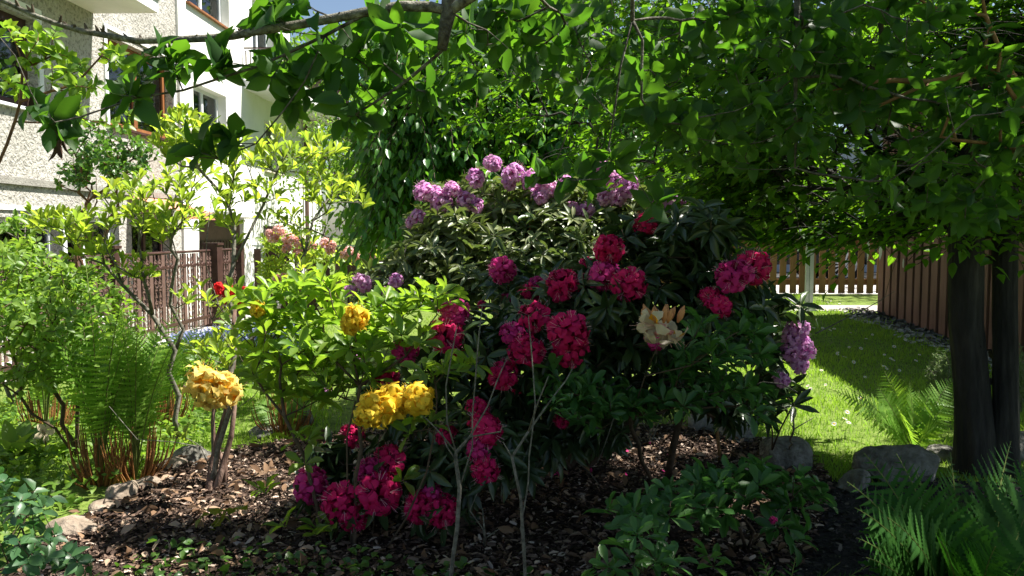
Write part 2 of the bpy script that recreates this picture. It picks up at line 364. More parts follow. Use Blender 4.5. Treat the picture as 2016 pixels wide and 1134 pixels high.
def grow(paths, tips, seg=0.10, bias=0.25, rtip=0.0016, power=0.42, wob=0.012, rs=None, rmax=0.05, sides=5, up=0.15, mb=None):
    """connect every tip to the nearest part of a growing skeleton; draws tubes. paths: list of polylines (first point of each = base)"""
    rs = rs or np.random.RandomState(0)
    pos = []; par = []; pl = []
    def add(p, pa):
        pos.append(np.array(p, float)); par.append(pa)
        pl.append(0 if pa < 0 else pl[pa]+np.linalg.norm(pos[-1]-pos[pa])); return len(pos)-1
    for path in paths:
        path = [np.array(q, float) for q in path]; last = -1
        if len(path) and len(pos):
            d = [np.linalg.norm(path[0]-q) for q in pos]
            if min(d) < 0.02: last = int(np.argmin(d)); path = path[1:]
            elif path[0][2] > terrain(path[0][0], path[0][1])+.12 and min(d) < .6: last = int(np.argmin(d))
        for i, q in enumerate(path):
            if last < 0: last = add(q, -1); continue
            a = pos[last]; n = max(1, int(np.linalg.norm(q-a)/seg))
            for j in range(1, n+1):
                pt = a+(q-a)*j/n
                if j < n: pt = pt+rs.randn(3)*wob
                last = add(pt, last)
    tips = np.array(tips)
    if len(tips):
        b0 = pos[0]; order = np.argsort(np.linalg.norm(tips-b0, axis=1))
        for ti in order:
            t = tips[ti]; A = np.array(pos); D = np.linalg.norm(A-t, axis=1)
            cost = D+bias*np.array(pl)+np.maximum(0, A[:, 2]-t[2])*0.5
            k = int(np.argmin(cost)); a = pos[k]; dd = np.linalg.norm(t-a); n = max(1, int(dd/seg)+1); last = k
            for j in range(1, n+1):
                s_ = j/n; pt = a+(t-a)*s_
                if j < n: pt = pt+np.array([0, 0, -up*dd*s_*(1-s_)])+rs.randn(3)*wob*min(1, dd/0.2)
                last = add(pt, last)
    n = len(pos); cnt = np.zeros(n); kids = [[] for _ in range(n)]
    for i in range(n):
        if par[i] >= 0: kids[par[i]].append(i)
    for i in range(n-1, -1, -1):
        if not kids[i]: cnt[i] = 1
        if par[i] >= 0: cnt[par[i]] += cnt[i]
    rad = np.minimum(rmax, rtip*cnt**power)
    mb = mb or MB()
    def chain(i):
        stack = [(i, None)]
        while stack:
            s0, p0 = stack.pop(); pts = []; rr = []
            if p0 is not None: pts.append(pos[p0]); rr.append(min(rad[p0], rad[s0]*1.25))
            c = s0
            while True:
                pts.append(pos[c]); rr.append(rad[c])
                if not kids[c]: break
                ks = sorted(kids[c], key=lambda q: -cnt[q])
                for q in ks[1:]: stack.append((q, c))
                c = ks[0]
            if len(pts) > 1:
                rr[-1] *= 0.5; mb.tube(pts, rr, sides, cap=True)
    for i in range(n):
        if par[i] < 0: chain(i)
    # direction at tips
    dirs = []
    A = np.array(pos)
    for t in tips:
        k = int(np.argmin(np.linalg.norm(A-t, axis=1))); a = pos[par[k]] if par[k] >= 0 else pos[k]-np.array([0, 0, 1])
        dirs.append(t-a)
    return mb, (norm(np.array(dirs)) if len(dirs) else np.zeros((0, 3)))

def whorls(tips, dirs, n=(5, 8), size=0.07, spread=(50, 80), rs=None, uplift=0.6, jit=0.15, szj=0.3, droop=0.0):
    """leaves in rosettes at each tip"""
    pos, ax, nr, sz = [], [], [], []
    for t, d in zip(tips, dirs):
        d = d+np.array([0, 0, uplift]); d /= np.linalg.norm(d)
        o1 = np.cross(d, [0.3, 0.9, 0.2]); o1 /= np.linalg.norm(o1); o2 = np.cross(d, o1)
        k = rs.randint(n[0], n[1]+1); ph = rs.rand()*6.28
        for j in range(k):
            a = ph+j*2.4+rs.randn()*0.25; sp = R(spread[0]+(spread[1]-spread[0])*rs.rand())
            rad = o1*math.cos(a)+o2*math.sin(a)
            x = d*math.cos(sp)+rad*math.sin(sp)+rs.randn(3)*jit; x[2] -= droop
            nn = d*math.sin(sp)-rad*math.cos(sp)
            pos.append(t-d*0.02*rs.rand()+rad*0.004); ax.append(x); nr.append(nn+rs.randn(3)*0.15)
            sz.append(size*(1-szj/2+szj*rs.rand()-0.25*(j/k)))
    return np.array(pos), np.array(ax), np.array(nr), np.array(sz)
def sprays(tips, dirs, ln=0.35, n=9, size=0.065, rs=None, flat=0.8, droop=0.25, mb=None, tr=0.0012):
    """flat sprays: a twig with alternate leaves"""
    pos, ax, nr, sz = [], [], [], []
    for t, d in zip(tips, dirs):
        d = np.array(d)*np.array([1, 1, 1-flat])+rs.randn(3)*np.array([.5, .5, .12]); d /= np.linalg.norm(d)
        upv = np.array([0, 0, 1.0])+rs.randn(3)*0.22; sdv = np.cross(d, upv); sdv /= np.linalg.norm(sdv); upv = np.cross(sdv, d)
        l_ = ln*(0.6+0.8*rs.rand()); pts = []
        for j in range(n+1):
            s_ = j/n; q = t+d*l_*s_-np.array([0, 0, droop*l_*s_*s_]); pts.append(q)
            if j == 0: continue
            sg = 1 if j % 2 else -1
            x = d*0.75+sdv*sg*0.8+rs.randn(3)*0.15-np.array([0, 0, 0.25])
            if j == n: x = d*1.0-np.array([0, 0, .3])
            pos.append(q); ax.append(x); nr.append(upv+rs.randn(3)*0.3); sz.append(size*(0.7+0.5*rs.rand()))
        if mb is not None: mb.tube(pts[::3]+[pts[-1]], [tr*1.3]*len(pts[::3])+[tr*.5], 3, cap=False)
    return np.array(pos), np.array(ax), np.array(nr), np.array(sz)

# places that the sun reaches in the photograph; crowns are kept open along the way to the sun
LIT = []
def lit(p, r): LIT.append((np.array(p), r))
S3 = np.array(SUN)
LIT2 = []
def keep_open(pts, keep=0.0, rs=None, scale=1.0, zones=None):
    pts = np.asarray(pts); ok = np.ones(len(pts), bool)
    for c, r in (LIT if zones is None else zones):
        v = pts-c; t = v@S3; d = np.linalg.norm(v-t[:, None]*S3, axis=1)
        hit = (t > 0.35) & (d < r*scale)
        if keep and rs is not None: hit &= rs.rand(len(pts)) > keep
        ok &= ~hit
    return ok
for a in ((1600, 790, .34), (1660, 840, .34), (1560, 850, .2), (1720, 790, .25), (1560, 790, .2), (480, 960, .35), (400, 1010, .22), (1255, 915, .18), (1345, 890, .22), (1385, 900, .15), (1195, 965, .08), (1300, 945, .1), (1060, 940, .06), (1000, 1000, .05), (870, 1060, .05), (560, 1040, .09), (250, 1060, .12), (330, 1100, .08), (1640, 600, 1.2), (1620, 830, .4), (1570, 800, .25), (1280, 935, .08), (1550, 845, .12), (1205, 960, .06), (1120, 905, .05), (1855, 740, .25), (1650, 890, .15)):
    lit(G(a[0], a[1]), a[2])
for a in ((620, 600, 2.8, .26), (790, 590, 2.8, .16), (560, 700, 2.9, .26), (690, 650, 2.8, .2), (470, 620, 3.0, .3), (330, 420, 4.2, .7), (150, 480, 4.0, .8), (480, 300, 3.6, .45), (620, 350, 3.9, .4), (560, 450, 3.8, .4), (100, 750, 3.3, .8), (300, 700, 3.7, .6), (430, 760, 3.3, .22), (840, 390, 4.8, .28), (900, 390, 4.8, .25), (1050, 355, 4.9, .3), (1140, 400, 4.8, .3), (1220, 370, 4.8, .3), (1310, 400, 4.8, .2), (1020, 440, 4.8, .35), (1150, 460, 4.8, .25), (900, 500, 4.8, .3), (1780, 810, 4.1, .28), (1575, 690, 3.6, .10), (1720, 470, 4.6, .18), (1640, 455, 4.6, .18), (650, 480, 9, 1.5), (450, 560, 8, 1.5), (1530, 680, 4.2, .12),
          (930, 150, 1.9, .04), (1165, 190, 1.9, .05), (790, 700, 2.75, .05), (770, 800, 2.47, .09), (795, 695, 2.8, .05), (615, 955, 2.8, .06), (1000, 420, 4.8, .45), (1150, 420, 4.8, .42), (1260, 400, 4.8, .3), (880, 420, 4.8, .35), (1620, 450, 4.5, .22), (1780, 470, 4.5, .22), (1570, 690, 3.45, .26), (830, 230, 7.1, .95), (950, 200, 7.2, .6), (1500, 400, 8, 1.0), (1250, 330, 8, .8), (790, 700, 2.75, .05), (610, 940, 2.85, .05)):
    lit(P(a[0], a[1], a[2]), a[3])

for a in ((1150, 130, 5.0, .42), (1330, 220, 5.0, .38), (1480, 120, 4.8, .3), (1050, 200, 5.4, .35), (1250, 300, 5.0, .28), (1550, 350, 4.5, .25), (1450, 400, 4.6, .25), (1700, 450, 4.5, .3), (1620, 180, 4.4, .15), (900, 90, 1.8, .16), (720, 90, 1.7, .14), (1170, 160, 1.95, .12), (1060, 50, 1.9, .14), (1300, 180, 2.1, .10), (1440, 90, 2.2, .10), (1560, 250, 2.4, .07), (1700, 40, 2.5, .07), (560, 80, 1.65, .09), (1750, 300, 4.1, .12), (620, 150, 1.65, .07)):
    LIT2.append((np.array(P(a[0], a[1], a[2])), a[3]))
# ================================================================== SETTING
def inpoly(x, y, poly):
    c = False; n = len(poly); j = n-1
    for i in range(n):
        xi, yi = poly[i][0], poly[i][1]; xj, yj = poly[j][0], poly[j][1]
        if (yi > y) != (yj > y) and x < (xj-xi)*(y-yi)/(yj-yi)+xi: c = not c
        j = i
    return c
def sheet(name, poly, lift, mat, step=0.09, jag=0.0):
    xs = [p[0] for p in poly]; ys = [p[1] for p in poly]; idx = {}; v = []; f = []
    nx = int((max(xs)-min(xs))/step)+1; ny = int((max(ys)-min(ys))/step)+1; rs = random.Random(3)
    def vid(i, j):
        if (i, j) not in idx:
            x = min(xs)+i*step; y = min(ys)+j*step; r_ = random.Random(i*9176+j)
            x += jag*(r_.random()-.5)*step; y += jag*(r_.random()-.5)*step
            idx[i, j] = len(v); v.append((x, y, terrain(x, y)+lift))
        return idx[i, j]
    for i in range(nx):
        for j in range(ny):
            if inpoly(min(xs)+(i+.5)*step, min(ys)+(j+.5)*step, poly): f.append((vid(i, j), vid(i+1, j), vid(i+1, j+1), vid(i, j+1)))
    me = bpy.data.meshes.new(name); me.from_pydata(v, [], f); me.update()
    o = link_mesh(name, me, mat); o['kind'] = 'structure'; me.shade_smooth(); return o

# ground sheet reaching the horizon (fine near, coarse far)
def ground():
    a = sorted(set([-250, -120, -60, -30, -18]+[round(-12+0.25*i, 2) for i in range(97)]+[18, 30, 60, 120, 250]))
    b = sorted(set([-250, -60, -20, -8]+[round(-3+0.25*i, 2) for i in range(80)]+[20, 30, 60, 120, 300]))
    v = [(x, y, terrain(x, y)) for x in a for y in b]; nb = len(b); f = []
    for i in range(len(a)-1):
        for j in range(nb-1): k = i*nb+j; f.append((k, k+nb, k+nb+1, k+1))
    me = bpy.data.meshes.new('lawn'); me.from_pydata(v, [], f); me.update(); me.shade_smooth()
    o = link_mesh('ground', me, M['lawn']); o['kind'] = 'structure'
ground()
gp = lambda x, y: tuple(G(x, y))[:2]
BED = [(-1.55, -1.0), gp(30, 1125), gp(150, 1030), gp(240, 990), gp(330, 935), gp(430, 895), gp(620, 862), gp(850, 842), gp(1100, 838), gp(1380, 846), gp(1500, 872), gp(1590, 905), gp(1640, 960), (2.3, 3.3), (5.0, 3.4), (5.0, -1.0)]
sheet('flower_bed', BED, 0.006, M['mulchsheet'], 0.06, 0.8)
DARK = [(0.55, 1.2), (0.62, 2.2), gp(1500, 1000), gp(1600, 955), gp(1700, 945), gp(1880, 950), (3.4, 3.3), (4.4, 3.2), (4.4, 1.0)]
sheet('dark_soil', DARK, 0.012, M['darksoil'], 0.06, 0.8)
def strip(name, x0, x1, y0, y1, lift, mat, nx=20, ny=4):
    v = []; f = []
    for i in range(nx+1):
        for j in range(ny+1):
            x = x0+(x1-x0)*i/nx; y = y0+(y1-y0)*j/ny; v.append((x, y, terrain(x, y)+lift))
    for i in range(nx):
        for j in range(ny): k = i*(ny+1)+j; f.append((k, k+ny+1, k+ny+2, k+1))
    me = bpy.data.meshes.new(name); me.from_pydata(v, [], f); me.update(); me.shade_smooth()
    o = link_mesh(name, me, mat); o['kind'] = 'structure'; return o
strip('pavement', 0.8, 16, 11.45, 13.0, 0.008, M['paving'])
strip('road', -3, 40, 13.0, 19.0, 0.004, M['asphalt'])
strip('gravel_path', 3.2, 9.0, 9.75, 10.25, 0.008, M['path'])
strip('terrace', -6.5, -5.35, 4.0, 24, 0.008, M['paving'], 4, 40)
m = MB()
for i in range(20): m.box(0.8+i*0.76, 0.8+i*0.76+0.75, 13.0, 13.12, 0.24, 0.38)
o = m.build('kerb', M['concrete']); o['kind'] = 'structure'

# ------------------------------------------------------------------ buildings (facades run along +Y on the left)
FX = -6.6
def yfac(px, X=FX): return X*F/(px-VPX)
def facade(mb, x, y0, y1, z0, z1, ops, depth=0.16):
    ys = sorted(set([y0, y1]+[c for o in ops for c in o[:2]])); zs = sorted(set([z0, z1]+[c for o in ops for c in o[2:]]))
    for i in range(len(ys)-1):
        for j in range(len(zs)-1):
            yc = (ys[i]+ys[i+1])/2; zc = (zs[j]+zs[j+1])/2
            if any(o[0] < yc < o[1] and o[2] < zc < o[3] for o in ops): continue
            mb.quad((x, ys[i], zs[j]), (x, ys[i+1], zs[j]), (x, ys[i+1], zs[j+1]), (x, ys[i], zs[j+1]))
    for a, b, c, d in ops:
        mb.quad((x, a, c), (x, b, c), (x-depth, b, c), (x-depth, a, c)); mb.quad((x, a, d), (x-depth, a, d), (x-depth, b, d), (x, b, d))
        mb.quad((x, a, c), (x-depth, a, c), (x-depth, a, d), (x, a, d)); mb.quad((x, b, c), (x, b, d), (x-depth, b, d), (x-depth, b, c))
def window(root, x, y0, y1, z0, z1, fm, n=2, depth=0.14, curtain=True, sill=M['white'], fw=0.07, trans=False, surround=None, bars=0):
    m = MB(); xf = x-depth
    m.box(xf-.06, xf+.0, y0+.002, y0+fw, z0+.002, z1-.002); m.box(xf-.06, xf, y1-fw, y1-.002, z0+.002, z1-.002)
    m.box(xf-.06, xf, y0+fw, y1-fw, z0+.002, z0+fw); m.box(xf-.06, xf, y0+fw, y1-fw, z1-fw, z1-.002)
    for k in range(1, n):
        yy = y0+(y1-y0)*k/n; m.box(xf-.055, xf+.006, yy-fw*.6, yy+fw*.6, z0+fw, z1-fw)
    wd = m.build('window', fm, root)
    g = MB(); g.box(xf-.035, xf-.028, y0+fw-.01, y1-fw+.01, z0+fw-.01, z1-fw+.01); g.build('pane', M['glass'], wd)
    if curtain:
        c = MB(); nn = 48
        for (ya, yb) in ((y0+.05, y0+(y1-y0)*.47), (y0+(y1-y0)*.52, y1-.05)):
            for i in range(nn):
                a = ya+(yb-ya)*i/nn; b = ya+(yb-ya)*(i+1)/nn
                xa = xf-.13+.02*math.sin(i*1.1); xb = xf-.13+.02*math.sin((i+1)*1.1)
                c.quad((xa, a, z0+.03), (xb, b, z0+.03), (xb, b, z1-.03), (xa, a, z1-.03))
        c.build('curtain', M['curtain'], wd)
    if sill:
        s = MB(); s.box(x-depth+.001, x+.07, y0-.04, y1+.04, z0-.04, z0-.003); s.build('sill', sill, wd)
    if surround:
        s = MB(); t = .09
        s.box(x-.02, x+.025, y0-t, y0-.002, z0-.05, z1+t); s.box(x-.02, x+.025, y1+.002, y1+t, z0-.05, z1+t); s.box(x-.02, x+.028, y0-t, y1+t, z1+t+.002, z1+t+.06)
        s.build('surround', surround, wd)
    return wd
GZ = -0.47
root = empty('stucco_house', (FX, 11, GZ), 'grey pebble-rendered house with brown wooden windows and a white balcony, nearest at the left', 'house')
yA0, yA1 = yfac(215), yfac(343); yB0, yB1 = 8.2, yfac(78)
ops = [(yA0, yA1, 2.86, 4.26), (yB0, yB1, 2.80, 4.0), (6.6, yfac(112), -0.2, 1.36), (11.0, 12.6, -0.2, 1.40), (13.0, 14.4, -.2, 1.4)]
m = MB(); facade(m, FX, 3.0, 15.0, GZ, 7.4, ops)
m.quad((FX, 15.0, GZ), (FX-8, 15.0, GZ), (FX-8, 15.0, 7.4), (FX, 15.0, 7.4)); m.quad((FX, 3, GZ), (FX, 3, 7.4), (FX-8, 3, 7.4), (FX-8, 3, GZ))
m.quad((FX-8, 3, GZ), (FX-8, 15, GZ), (FX-8, 15, 7.4), (FX-8, 3, 7.4)); m.build('wall', M['stucco'], root)
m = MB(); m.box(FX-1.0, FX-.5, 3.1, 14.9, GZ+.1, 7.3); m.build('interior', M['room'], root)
m = MB(); m.box(FX+.002, FX+.05, 3.0, 15.0, 1.78, 1.87); m.build('ledge', M['concrete'], root)
m = MB(); m.box(FX-8.3, FX+.4, 2.7, 15.1, 7.4, 7.6); m.build('roof', M['tile'], root)
m = MB(); m.box(FX+.002, FX+.045, 14.9, 15.0, GZ, 7.4); m.build('corner_trim', M['soffit'], root)
window(root, FX, yA0, yA1, 2.86, 4.26, M['brownframe'], 2, sill=M['darkbrown'], surround=M['white'], fw=.1)
window(root, FX, yB0, yB1, 2.80, 4.0, M['darkbrown'], 3, sill=M['white'], surround=M['white'], fw=.11)
gw = window(root, FX, 6.6, yfac(112), -0.2, 1.36, M['white'], 2, sill=None, curtain=False, surround=M['white'])
m = MB()
for k in range(7):
    c = (FX-.10, 6.8+k*.5, 0.55); m.tube([(c[0], c[1]+.42*math.cos(a), c[2]+.42*math.sin(a)) for a in np.linspace(0, math.pi, 14)], .02, 5)
    m.tube([(c[0], c[1], .55), (c[0], c[1], 1.3)], .015, 5)
m.build('lattice', M['rustbrown'], gw)
window(root, FX, 11.0, 12.6, -.2, 1.4, M['white'], 2, sill=None, curtain=False)
window(root, FX, 13.0, 14.4, -.2, 1.4, M['darkbrown'], 2, sill=None, curtain=False)
yb = yfac(192)
bal = MB(); bal.box(FX+.002, FX+1.0, 6.0, yb, 4.48, 4.66); balo = bal.build('balcony', M['soffit'], root)
m = MB(); m.box(FX+.98, FX+1.03, 6.0, yb+.02, 4.664, 4.75); m.build('edge_flashing', M['galv'], balo)
m = MB()
for i in range(30): m.box(FX+.95, FX+.975, 6.05+i*(yb-6.1)/29-.01, 6.05+i*(yb-6.1)/29+.01, 4.75, 5.5)
m.box(FX+.94, FX+.985, 6.02, yb-.02, 5.5, 5.54); m.build('railing', M['darkbrown'], balo)
m = MB()
for i in range(5):
    a = 12.9+i*.3; m.poly([(FX+.02, a, 1.77), (FX+.85, a, 1.52), (FX+.85, a+.297, 1.52), (FX+.02, a+.297, 1.77)])
m.box(FX+.84, FX+.87, 12.9, 14.4, 1.40, 1.52); m.build('awning', M['salmon'], root)

root = empty('white_house', (FX, 19, GZ), 'white plastered house with white windows and a roofed balcony, beyond the grey rendered one', 'house')
WX = FX-.04
ops = [(yfac(388), yfac(452), 2.95, 4.15), (yfac(380), yfac(462), 5.65, 7.2), (yfac(525), yfac(556), 2.75, 4.0), (yfac(507), yfac(548), 5.3, 6.9), (yfac(392), yfac(478), -.3, 1.45), (yfac(520), yfac(560), -.3, 1.35)]
m = MB(); facade(m, WX, 15.002, 25.3, GZ, 4.6, [o for o in ops if o[3] < 4.6], .2)
facade(m, WX, 15.002, 22.2, 4.6, 7.6, [o for o in ops if o[3] > 4.6], .2)
m.quad((WX, 25.3, GZ), (WX-7, 25.3, GZ), (WX-7, 25.3, 4.6), (WX, 25.3, 4.6)); m.quad((WX, 22.2, 4.6), (WX-7, 22.2, 4.6), (WX-7, 22.2, 7.6), (WX, 22.2, 7.6))
m.quad((WX, 22.2, 4.6), (WX, 25.3, 4.6), (WX-7, 25.3, 4.6), (WX-7, 22.2, 4.6)); m.build('wall', M['plaster'], root)
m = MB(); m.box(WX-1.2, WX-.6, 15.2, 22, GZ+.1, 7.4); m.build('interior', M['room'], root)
m = MB(); m.box(WX-7.2, WX+.35, 14.9, 22.5, 7.6, 7.78); m.build('roof', M['tile'], root)
for k, o_ in enumerate(ops):
    if k < 4: window(root, WX, *o_, M['white'], 2, depth=.18, sill=M['cream'] if k != 1 else M['brownframe'])
m = MB(); y0, y1 = ops[4][:2]; m.box(WX-.12, WX-.06, y0+.002, y1-.002, -.298, 1.448)
g = m.build('garage_door', M['rustbrown'], root)
m = MB()
for i in range(14): m.box(WX-.058, WX-.04, y0+.02+i*(y1-y0)/14, y0+(i+.8)*(y1-y0)/14, -.28, 1.0)
m.build('door_slats', M['darkbrown'], g)
window(root, WX, *ops[5], M['darkbrown'], 1, sill=None, curtain=False)
m = MB(); m.box(WX+.002, WX+.62, yfac(395), yfac(482), 1.5, 1.6); m.build('door_canopy', M['plaster'], root)
m = MB(); m.box(WX+.002, WX+1.05, 18.5, 25.0, 4.53, 4.72); bal = m.build('balcony', M['soffit'], root)
m = MB(); m.box(WX+1.03, WX+1.08, 18.48, 25.02, 4.724, 4.80); m.build('edge_flashing', M['galv'], bal)
m = MB()
for i in range(60): yy = 18.55+i*6.4/59; m.box(WX+.99, WX+1.01, yy-.012, yy+.012, 4.72, 5.4)
for i in range(10): xx = WX+.06+i*.1; m.box(xx-.012, xx+.012, 18.52, 18.54, 4.72, 5.4)
m.box(WX+.97, WX+1.02, 18.5, 25, 5.4, 5.44); m.box(WX+.02, WX+1.02, 18.5, 18.55, 5.442, 5.47); m.build('railing', M['darkbrown'], bal)
m = MB(); yd = yfac(600); m.tube([(WX+.1, yd, GZ), (WX+.1, yd, 4.5)], .06, 10); m.build('downpipe', M['rustbrown'], root)

# pale wall behind the car, far trees behind everything
m = MB(); m.box(4.2, 15, 17.5, 18.0, .2, 3.4)
o = m.build('pale_house', M['palewall'], org=(9, 17.7, .3)); tag(o, 'plain pale blue-grey house wall behind the parked car', 'house')

# ------------------------------------------------------------------ shed
SX = 4.25
root = empty('shed', (SX, 8, .15), 'reddish-brown board-clad shed standing along the right side of the lawn', 'shed')
m = MB(); m.box(SX+.03, SX+3, 5.2, 9.62, -.1, 2.75); m.build('wall', M['shedgap'], root)
m = MB(); rs = random.Random(4); y = 9.63
while y > 5.3:
    m.box(SX+rs.uniform(-.004, .004), SX+.028, y-.125, y, -.05+terrain(SX, y)*.5+rs.uniform(0, .02), 2.7); y -= .178
m.build('boards', M['shed'], root)
m = MB()
for (px_, z_, s_) in ((1727, .98, .05), (1703, .95, .04), (1772, .82, .02)):
    yy = SX*F/(px_-VPX)
    pts = [(SX-.006, yy+s_*(.8+.4*rs.random())*math.cos(a), z_+s_*3.2*(.7+.5*rs.random())*math.sin(a)) for a in np.linspace(0, 6.0, 12)]
    m.poly(pts)
m.build('peeled_patch', M['lichen'], root)
m = MB(); m.box(SX-.18, SX+3.1, 5.0, 9.75, 2.752, 2.85); m.build('roof', M['shedgap'], root)
m = MB(); m.tube([(SX-.1, 5.0, 2.72), (SX-.1, 9.75, 2.72)], .05, 8); m.build('gutter', M['galv'], root)

# ------------------------------------------------------------------ picket fence, post, car
FY = 11.35
root = empty('picket_fence', (4, FY, .27), 'low orange-brown wooden picket fence in front of the parked car', 'fence')
m = MB(); m.box(0.9, 8, FY+.03, FY+.065, .42, .50); m.box(0.9, 8, FY+.03, FY+.065, .98, 1.06); m.build('rail', M['picket'], root)
rs = random.Random(5); x = 2.0; k = 0
while x < 5.1:
    m = MB(); z1 = 1.20+rs.uniform(-.01, .015); z0 = terrain(x, FY)+.03; h_ = .045; dx = rs.uniform(-.008, .008)
    m.poly([(x-h_+dx, FY, z0), (x+h_+dx, FY, z0), (x+h_, FY, z1-.03), (x+h_*.5, FY, z1), (x-h_*.5, FY, z1), (x-h_, FY, z1-.03)])
    i = len(m.v); m.v += [(a, b+.022, c) for a, b, c in m.v[:6]]; m.f.append(tuple(i+5-q for q in range(6))); m.m.append(0)
    for q in range(6): m.f.append(((q+1) % 6, q, i+q, i+(q+1) % 6)); m.m.append(0)
    m.build('picket', M['picket'], root); x += .138; k += 1
p = P(1592, 611, 10.3); m = MB(); zg = terrain(p.x, 10.3)
m.box(p.x-.045, p.x+.0, 10.3, 10.34, zg, zg+.95); m.box(p.x+.004, p.x+.05, 10.29, 10.35, zg, zg+1.0); m.box(p.x-.07, p.x+.07, 10.28, 10.36, zg+1.002, zg+1.03)
o = m.build('gate_post', M['galv'], org=(p.x, 10.32, zg)); tag(o, 'pale grey-green metal post in the grass before the picket fence', 'post')

def car():
    cx, y0, zg = 3.9, 13.6, .30   # centre; near side at y0; wheels at cx+-1.35 ; front toward +x
    wf = (1640-VPX)/F*14.0
    cx = wf-1.32
    root = empty('parked_car', (cx, y0+.9, zg), 'dark estate car with many-spoked alloy wheels parked behind the picket fence', 'car')
    prof = [(-2.25, .35), (-2.28, .85), (-2.15, 1.0), (-1.95, 1.42), (-1.5, 1.47), (-.3, 1.48), (.25, 1.40), (.95, .98), (1.75, .9), (2.15, .74), (2.22, .5), (2.18, .3)]
    def arch(c): return [(c+.37*math.cos(a), .32+.37*math.sin(a)) for a in np.linspace(0, math.pi, 11)]
    outline = prof+arch(1.32)[:]+arch(-1.32)
    m = MB()
    def side(y, inset): return [(cx+x, y+(inset if z > 1.0 else 0), zg+z) for x, z in outline]
    n = len(outline)
    for (ya, yb_, ins) in ((y0, y0+1.78, .12),):
        a = side(ya, ins); b = [(x, yb_-(ins if z > zg+1.0 else 0), z) for x, _, z in a]
        i = len(m.v); m.v += a+b; m.f.append(tuple(range(i, i+n))); m.m.append(0); m.f.append(tuple(range(i+2*n-1, i+n-1, -1))); m.m.append(0)
        for q in range(n): m.f.append((i+(q+1) % n, i+q, i+n+q, i+n+(q+1) % n)); m.m.append(0)
    body = m.build('body', M['carpaint'], root)
    m = MB(); win = [(-1.85, 1.02), (-1.72, 1.36), (-.35, 1.4), (.12, 1.34), (.72, 1.02)]
    m.poly([(cx+x, y0+.10 if z > 1.05 else y0-.004, zg+z) for x, z in win]); m.build('side_window', M['carglass'], root)
    m = MB(); m.quad((cx+.93, y0+.2, zg+1.005), (cx+.93, y0+1.6, zg+1.005), (cx+.29, y0+1.5, zg+1.395), (cx+.29, y0+.3, zg+1.395)); m.build('windscreen', M['carglass'], root)
    m = MB(); m.box(cx-.04, cx-.015, y0-.006, y0, zg+.4, zg+1.0); m.box(cx-.95, cx-.93, y0-.006, y0, zg+.4, zg+1.0); m.box(cx-1, cx+1, y0-.012, y0-.001, zg+.42, zg+.5); m.build('side_trim', M['plastic'], root)
    m = MB(); m.tube([(cx+.02, y0-.03, zg+.88), (cx+.22, y0-.03, zg+.88)], .018, 6); m.build('door_handle', M['alloy'], root)
    m = MB(); m.lathe((cx+.62, y0-.1, zg+1.02), [(.0, -.07), (.07, -.05), (.09, 0), (.07, .05), (0, .07)], 10); m.build('mirror', M['carpaint'], root)
    m = MB(); m.box(cx+1.95, cx+2.19, y0-.008, y0+.25, zg+.62, zg+.72); m.build('headlight', M['lamp'], root)
    for wx in (-1.32, 1.32):
        for yy, s_ in ((y0+.03, 1), (y0+1.75, -1)):
            m = MB(); m.lathe((cx+wx, yy, zg+.32), [(.225, 0), (.30, -.0*s_), (.325, .03*s_), (.325, .18*s_), (.29, .2*s_)], 28, 'y'); wh = m.build('wheel', M['rubber'], root)
            m = MB(); m.lathe((cx+wx, yy, zg+.32), [(.205, .02*s_), (.225, -.008*s_), (.228, .03*s_)], 28, 'y')
            for k in range(15):
                a = 2*math.pi*k/15; ca, sa = math.cos(a), math.sin(a); c = Vector((cx+wx, yy-.004*s_, zg+.32))
                u = Vector((ca, 0, sa)); v = Vector((-sa, 0, ca))
                m.poly([c+u*.04+v*.009, c+u*.215+v*.016, c+u*.215-v*.016, c+u*.04-v*.009])
            m.lathe((cx+wx, yy, zg+.32), [(0, -.012*s_), (.045, -.01*s_), (.05, .01*s_)], 14, 'y'); m.build('rim', M['alloy'], wh)
            m = MB(); m.lathe((cx+wx, yy, zg+.32), [(0, .05*s_), (.22, .05*s_)], 20, 'y'); m.build('brake_disc', M['plastic'], wh)
car()

# ------------------------------------------------------------------ ornamental fence along the terrace
def z_top(y): return .85
root = empty('ornamental_fence', (-5.45, 11, GZ), 'red-brown ornamental fence of boards and arrow-shaped bars before the houses', 'fence')
FXX = -5.5
m = MB(); m.tube([(FXX, 6.0, .86), (FXX, 14.8, .86)], .022, 6); m.box(FXX-.02, FXX+.02, 6, 14.8, .62, .66); m.box(FXX-.02, FXX+.02, 6, 14.8, -.28, -.24); m.build('rail', M['darkbrown'], root)
y = 6.1; k = 0
while y < 14.7:
    m = MB()
    if k % 3 == 0 or 20 < k < 26:
        m.box(FXX-.015, FXX+.012, y-.05, y+.05, -.4, .83)
        m.build('board', M['rustbrown'], root)
    else:
        m.box(FXX-.008, FXX+.008, y-.01, y+.01, -.4, .83)
        for q in range(11):
            z = -.3+q*.1; m.poly([(FXX+.016, y-.042, z), (FXX+.016, y+.042, z), (FXX+.016, y, z+.085)])
        for q in range(3): m.tube([(FXX+.02, y+.055*math.cos(a), .1+q*.3+.055*math.sin(a)) for a in np.linspace(0, 6.28, 12)], .006, 4, cap=False)
        m.build('arrow_bar', M['rustbrown'], root)
    y += .125; k += 1
for yy, s_ in ((yfac(212, FXX), .07), (yfac(415, FXX), .12), (14.85, .08)):
    m = MB(); m.box(FXX-s_, FXX+s_, yy-s_, yy+s_, GZ, .95); m.box(FXX-s_-.02, FXX+s_+.02, yy-s_-.02, yy+s_+.02, .951, .99); m.build('post', M['darkbrown'], root)

